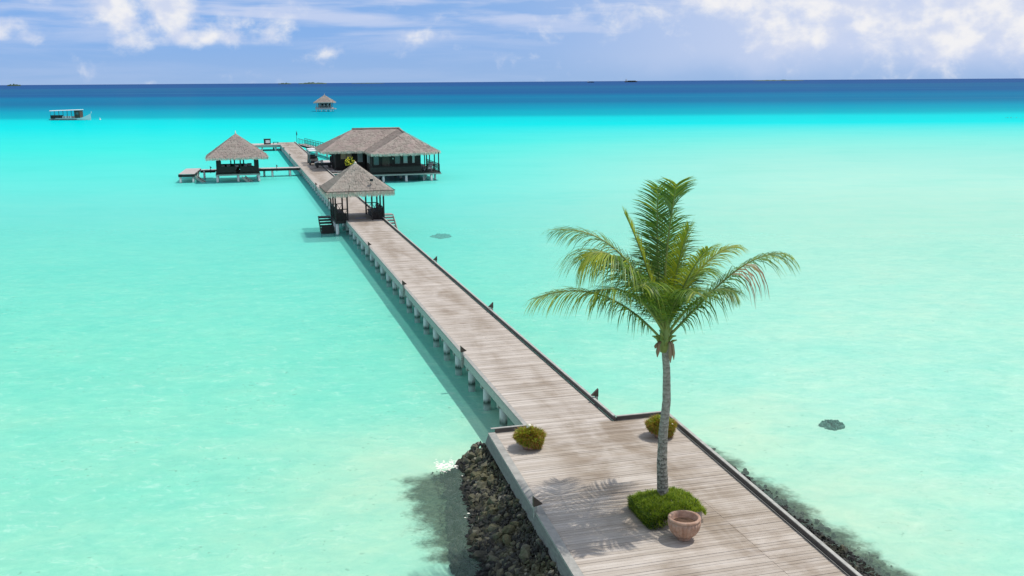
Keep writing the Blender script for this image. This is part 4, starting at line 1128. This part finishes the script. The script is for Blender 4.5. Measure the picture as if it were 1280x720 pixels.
# porch chairs
for (x, y, lab) in ((7.6, 1.5, 'pale lounge chair on the house porch, nearer the corner railing'), (8.0, 3.0, 'pale lounge chair on the house porch, behind the first one')):
    c = empty('lounge_chair', Wp(Hs+y, Ht+x, ZD+.004), TH-.8, label=lab, cat='chair')
    b = MB(); b.box(-.3, .3, -.5, .3, .3, .36)
    for xx in (-.27, .27):
        for yy in (-.45, .25): b.box(xx-.025, xx+.025, yy-.025, yy+.025, 0, .3)
    b.add([(-.3, .3, .36), (.3, .3, .36), (.3, .62, .95), (-.3, .62, .95), (-.3, .25, .36), (.3, .25, .36), (.3, .57, .97), (-.3, .57, .97)], [(0,1,2,3),(7,6,5,4),(0,4,5,1),(2,6,7,3)])
    b.build('frame', M['white'], c); b = MB(); b.box(-.26, .26, -.47, .24, .364, .44); b.build('cushion', M['cushion'], c)
walkway('footbridge', 'short wide timber link from the boardwalk to the thatched house steps', 'footbridge', [(101.2, W_J+.04), (101.2, 4.2)], 3.6, [(99.6, 3.8)])
walkway('side_deck', 'timber side deck widening the boardwalk where the buggies are parked', 'deck', [(103.3, 4.0), (118, 4.0)], 1.85, [(105, 4.8), (109, 4.8), (113, 4.8), (117, 4.8)])

# ---- buggies and trolley
def buggy(loc, rz, label):
    r = empty('golf_buggy', loc, rz, label=label, cat='golf buggy', group='buggies parked on the boardwalk')
    b = MB(); b.box(-.55, .55, -1.1, .85, .25, .42)
    b.add([(-.55, .85, .25), (.55, .85, .25), (.55, 1.15, .3), (-.55, 1.15, .3), (-.55, .8, .95), (.55, .8, .95), (.5, 1.1, .62), (-.5, 1.1, .62)], [(3,2,1,0),(4,5,6,7),(0,1,5,4),(1,2,6,5),(2,3,7,6),(3,0,4,7)])
    b.build('body', M['black'], r)
    b = MB(); b.box(-.5, .5, -.35, .15, .45, .72); b.box(-.5, .5, -.42, -.33, .74, 1.15); b.box(-.5, .5, -1.15, -.85, .45, .70); b.box(-.5, .5, -.80, -.74, .72, 1.1); b.build('seat', M['black'], r)
    b = MB(); b.box(-.62, .62, -1.25, .85, 1.86, 1.92); b.box(-.55, .55, -1.15, .75, 1.92, 1.97); b.build('canopy', M['white'], r)
    b = MB()
    for x in (-.52, .52):
        b.tube([(x, .85, .9), (x, .6, 1.86)], .022, 5); b.tube([(x, -.4, .7), (x, -.45, 1.86)], .022, 5); b.tube([(x, -1.15, .42), (x, -1.18, 1.86)], .022, 5)
    b.build('roof_strut', M['steel'], r)
    for x in (-.52, .52):
        for y in (-.75, .75):
            w_ = MB(); w_.tube([(-.08, 0, 0), (.08, 0, 0)], .21, 14); o = w_.build('wheel', M['black'], r); o.location = (x, y, .215)
    b = MB(); b.tube([(-.25, .75, .85), (-.25, .55, 1.0)], .02, 5); b.lathe([(.16, 0, 0), (.18, .01, 0), (.16, .02, 0)], 12, c=(-.25, .53, 1.0)); b.build('steering_wheel', M['black'], r)
    return r
buggy(Wp(110.2, 2.15, ZD+.006), TH+math.pi, 'white-roofed golf buggy on the boardwalk, nearer one of the two')
buggy(Wp(113.8, 2.2, ZD+.006), TH+math.pi, 'white-roofed golf buggy parked behind the other one, farther out')
tr_ = empty('luggage_trolley', Wp(105.4, 3.0, ZD+.006), TH+R_(90), label='long dark luggage trolley with white cloth slung over it', cat='trolley')
b = MB(); b.box(-.5, .5, -1.1, 1.1, .28, .62); b.build('bed', M['black'], tr_)
b = MB()
b.add([(-.5, .05, .9), (.5, .05, .9), (.5, 1.05, .625), (-.5, 1.05, .625), (-.5, .05, 1.0), (.5, .05, 1.0), (.5, 1.1, .68), (-.5, 1.1, .68)], [(3,2,1,0),(4,5,6,7),(0,1,5,4),(1,2,6,5),(2,3,7,6),(3,0,4,7)])
b.add([(-.5, .0, .625), (.5, .0, .625), (.5, .3, .625), (-.5, .3, .625), (-.5, .05, .95), (.5, .05, .95), (.5, .3, .9), (-.5, .3, .9)], [(3,2,1,0),(0,1,5,4),(1,2,6,5),(2,3,7,6),(3,0,4,7)])
b.build('cloth', M['cushion'], tr_)
for x in (-.45, .45):
    for y in (-.8, .8):
        w_ = MB(); w_.tube([(-.05, 0, 0), (.05, 0, 0)], .17, 12); o = w_.build('wheel', M['black'], tr_); o.location = (x, y, .175)
b = MB(); b.tube([(-.35, -1.08, .6), (-.35, -1.25, 1.1), (.35, -1.25, 1.1), (.35, -1.08, .6)], .025, 6); b.build('handle', M['steel'], tr_)
for (s, t, h, lab) in ((107.3, 4.3, 1.35, 'dark slatted upright sign board beside the trolley, left one'), (105.6, 4.7, 1.15, 'dark slatted upright sign board nearer the house wall, right one')):
    k_ = empty('notice_board', Wp(s, t, ZD+.006), label=lab.replace('slatted upright sign', 'blank upright notice'), cat='notice board')
    b = MB(); b.box(-.22, .22, -.03, .03, .35, h); b.build('board', M['dark_wood'], k_)
    b = MB(); b.box(-.2, -.15, -.028, .028, 0, .35); b.box(.15, .2, -.028, .028, 0, .35); b.build('leg', M['dark_wood'], k_)

# ---- yellow flowering shrub in a pot beside the house steps
random.seed(61)
fp = empty('flowering_shrub', Wp(99.4, 5.85, ZD-.06), label='potted shrub covered with yellow flowers behind the front pavilion roof', cat='shrub')
MB().lathe([(.0, .004, 0), (.22, .004, 0), (.32, .45, 0), (.36, .5, 0), (.3, .5, 0), (.28, .44, 0), (0, .43, 0)], 20).build('pot', M['terracotta'], fp)
g = MB()
for i in range(900):
    v = Vector((random.gauss(0, 1), random.gauss(0, 1), random.gauss(0, 1))).normalized()*random.uniform(.2, .62)
    blade(g, (v.x, v.y, 1.15+v.z*.85), random.uniform(-.1, .16), (random.gauss(0, .08), random.gauss(0, .08)), .09)
g.build('foliage', M['grass_dark'], fp)
g = MB()
for i in range(46):
    v = Vector((random.gauss(0, 1), random.gauss(0, 1)-.5, random.gauss(0, 1)+.3)).normalized()*random.uniform(.5, .72)
    stone(g, (v.x, v.y, 1.2+v.z*.85), random.uniform(.07, .12), ICO1, .6)
g.build('blossoms', M['flower_y'], fp)

# ------------------------------------------------------------------ far water hut
random.seed(71)
hx, hy = -80.7, 441
hut = empty('water_hut', (hx, hy, 0), 0, label='lone small thatched hut on its own deck far out in blue water', cat='hut')
f = MB(); f.box(-3.6, 3.4, -3, 3, .9, 1.6); f.box(3.4, 4.9, -2.5, .5, .9, 1.25); f.build('deck', M['board_light'], hut)
for x in (-3.2, -1, 1, 3):
    for y in (-2.7, 2.7): MB().tube([(x, y, -1), (x, y, .9)], .16, 8).build('pile', M['pile'], hut)
for x in (-3, -1.9, 2, 3.0):
    for y in (-2.6, 2.6): MB().box(x-.11, x+.11, y-.11, y+.11, 1.6, 3.9).build('post', M['board_light'], hut)
b = MB(); b.box(-2.6, 2.6, -1.2, 1.8, 1.605, 3.7); b.build('wall', M['dark_wood'], hut)
for x in (-1.6, 0.0, 1.5):
    b = MB(); b.box(x-.35, x+.35, -1.27, -1.205, 2.2, 3.2); b.build('window', M['curtain'], hut)
b = MB(); rail(b, (-3.4, -2.85), (3.2, -2.85), .8, 1.3, z=1.6, r=.05); b.build('railing', M['fascia'], hut)
E_ = 4.2; ev = [(-E_, -E_+.6), (E_, -E_+.6), (E_, E_), (-E_, E_)]
rf = roof_part('roof', hut, pyramid(ev, 3.9, (0, .2, 7.0)), ev, 3.9, 'thatch', drop=.4, cuts=4, disp=.1, step=.2)
MB().tube([(0, .2, 6.9), (0, .2, 7.5)], [.22, .04], 8).build('finial', M['fringe'], rf)

# ------------------------------------------------------------------ tour boat
bt = empty('tour_boat', (-153, 352, 0), R_(-4), label='long tour boat with flat white canopy moored at the far left', cat='boat')
def hull_sec(x):
    u = (x+7)/14.5
    wdt = 1.35*min(1, (u+.12)*3)*(1 if u < .7 else max(.03, 1-((u-.7)/.3)**1.8))
    top = .75 + (.0 if u < .72 else 1.5*((u-.72)/.28)**2)
    return wdt, top
b = MB(); vs = []; n = 24
for i in range(n+1):
    x = -7 + 14.5*i/n; wd, tp_ = hull_sec(x)
    vs += [(x, -wd, tp_), (x, -wd*.85, .1), (x, 0, -.4), (x, wd*.85, .1), (x, wd, tp_), (x, 0, tp_-.25)]
fs = []
for i in range(n):
    for k_ in range(6): a = i*6+k_; b2 = i*6+(k_+1) % 6; fs.append((a, a+6, b2+6, b2))
fs += [tuple(range(6)), tuple(n*6+q for q in reversed(range(6)))]
b.add(vs, fs); b.build('hull', M['white'], bt)
b = MB()
for sg in (-1, 1): b.add([(-7, sg*1.33, .28), (3, sg*1.36, .28), (3, sg*1.37, .45), (-7, sg*1.35, .45)], [(0, 1, 2, 3)])
b.build('hull_stripe', M['black'], bt)
b = MB(); b.add([(-6.4, -1.5, 3.15), (4.4, -1.5, 3.45), (4.4, 1.5, 3.45), (-6.4, 1.5, 3.15), (-6.4, -1.3, 3.35), (4.4, -1.3, 3.68), (4.4, 1.3, 3.68), (-6.4, 1.3, 3.35)], [(3,2,1,0),(4,5,6,7),(0,1,5,4),(1,2,6,5),(2,3,7,6),(3,0,4,7)])
b.build('canopy', M['white'], bt)
for x in (-6.2, -4.6, -3.1, -1.6, -.1, 1.4, 2.8, 4.1):
    for sg in (-1, 1): MB().tube([(x, sg*1.25, .7), (x, sg*1.3, 3.35)], .05, 5).build('canopy_post', M['brown_wood'], bt)
b = MB(); b.box(2.2, 4.2, -1.1, 1.1, .6, 3.3); b.build('wheelhouse', M['brown_wood'], bt)
b = MB(); b.box(2.6, 3.8, -1.14, -1.105, 1.9, 2.7); b.build('window', M['glass'], bt)
for x in (-1.8, -.9, 0.0, .9): MB().box(x-.3, x+.2, -1.1, 1.1, .6, 1.35).build('seat', M['cushion'], bt)
b = MB(); b.box(-6.4, -3.0, -1.1, 1.1, .6, 1.7); b.build('engine_cover', M['dark_wood'], bt)
b = MB(); b.tube([(7.2, 0, 1.4), (7.7, 0, 2.3), (7.8, 0, 2.9)], [.14, .10, .04], 6); b.build('prow', M['white'], bt)
b = MB(); b.lathe([(0, -.35, 0), (.25, -.2, 0), (.35, 0, 0), (.25, .2, 0), (0, .35, 0)], 10); b.tube([(0, 0, .3), (0, 0, .8)], .04, 5)
tag(b.build('buoy', M['white'], loc=(-142.6, 352, .1)), 'small white mooring buoy floating just off the bow of tour boat', 'buoy')

# ------------------------------------------------------------------ horizon: two low islets and two ships
def islet(x, y, L, h, seed, label):
    random.seed(seed); mb = MB(); n = 40; vs = []
    for i in range(n+1):
        u = i/n; e = math.sin(math.pi*u)**.4; hh = h*e*(.75+.5*noise.noise(Vector((u*9, seed, 0)))) + .5
        vs += [((u-.5)*L, -L*.12*e, -1), ((u-.5)*L, -L*.05*e, hh*.8), ((u-.5)*L, 0, hh), ((u-.5)*L, L*.12*e, -1)]
    mb.add(vs, [(i*4+k_, i*4+k_+1, i*4+k_+5, i*4+k_+4) for i in range(n) for k_ in range(3)])
    tag(mb.build('island', M['isl'], loc=(x, y, 0)), label, 'island', kind='structure')
M['isl'] = plain('distant_palm_cover', (.05, .09, .06), .9, .2, .02)
islet(-2230, 11500, 330, 22, 3, None); islet(-2500, 11300, 150, 18, 4, None); islet(-1750, 12500, 420, 9, 5, None)
islet(3300, 12600, 640, 14, 6, None); islet(-5450, 11200, 160, 26, 8, None)
def ship(x, y, L, label):
    r = empty('cargo_ship', (x, y, 0), 0, label=label, cat='ship')
    h = L*.08
    b = MB(); b.add([(-L/2, -L*.07, 0), (L*.46, -L*.07, 0), (L/2, 0, 0), (L*.46, L*.07, 0), (-L/2, L*.07, 0), (-L/2, -L*.07, h), (L*.47, -L*.07, h), (L*.54, 0, h*1.2), (L*.47, L*.07, h), (-L/2, L*.07, h)],
                    [(4,3,2,1,0),(5,6,7,8,9),(0,1,6,5),(1,2,7,6),(2,3,8,7),(3,4,9,8),(4,0,5,9)]); b.build('hull', M['black'], r)
    b = MB(); b.box(-L*.45, -L*.3, -L*.06, L*.06, h+.01, h*2.6); b.box(-L*.40, -L*.36, -L*.02, L*.02, h*2.61, h*3.6); b.build('superstructure', M['white'], r)
    b = MB(); b.box(-L*.25, L*.38, -L*.055, L*.055, h+.01, h*1.6); b.build('cargo', M['isl'], r)
ship(690, 8800, 60, 'small ship on the horizon, left one of the two at middle'); ship(1060, 9000, 110, 'longer ship on the horizon, right one of the two at middle')
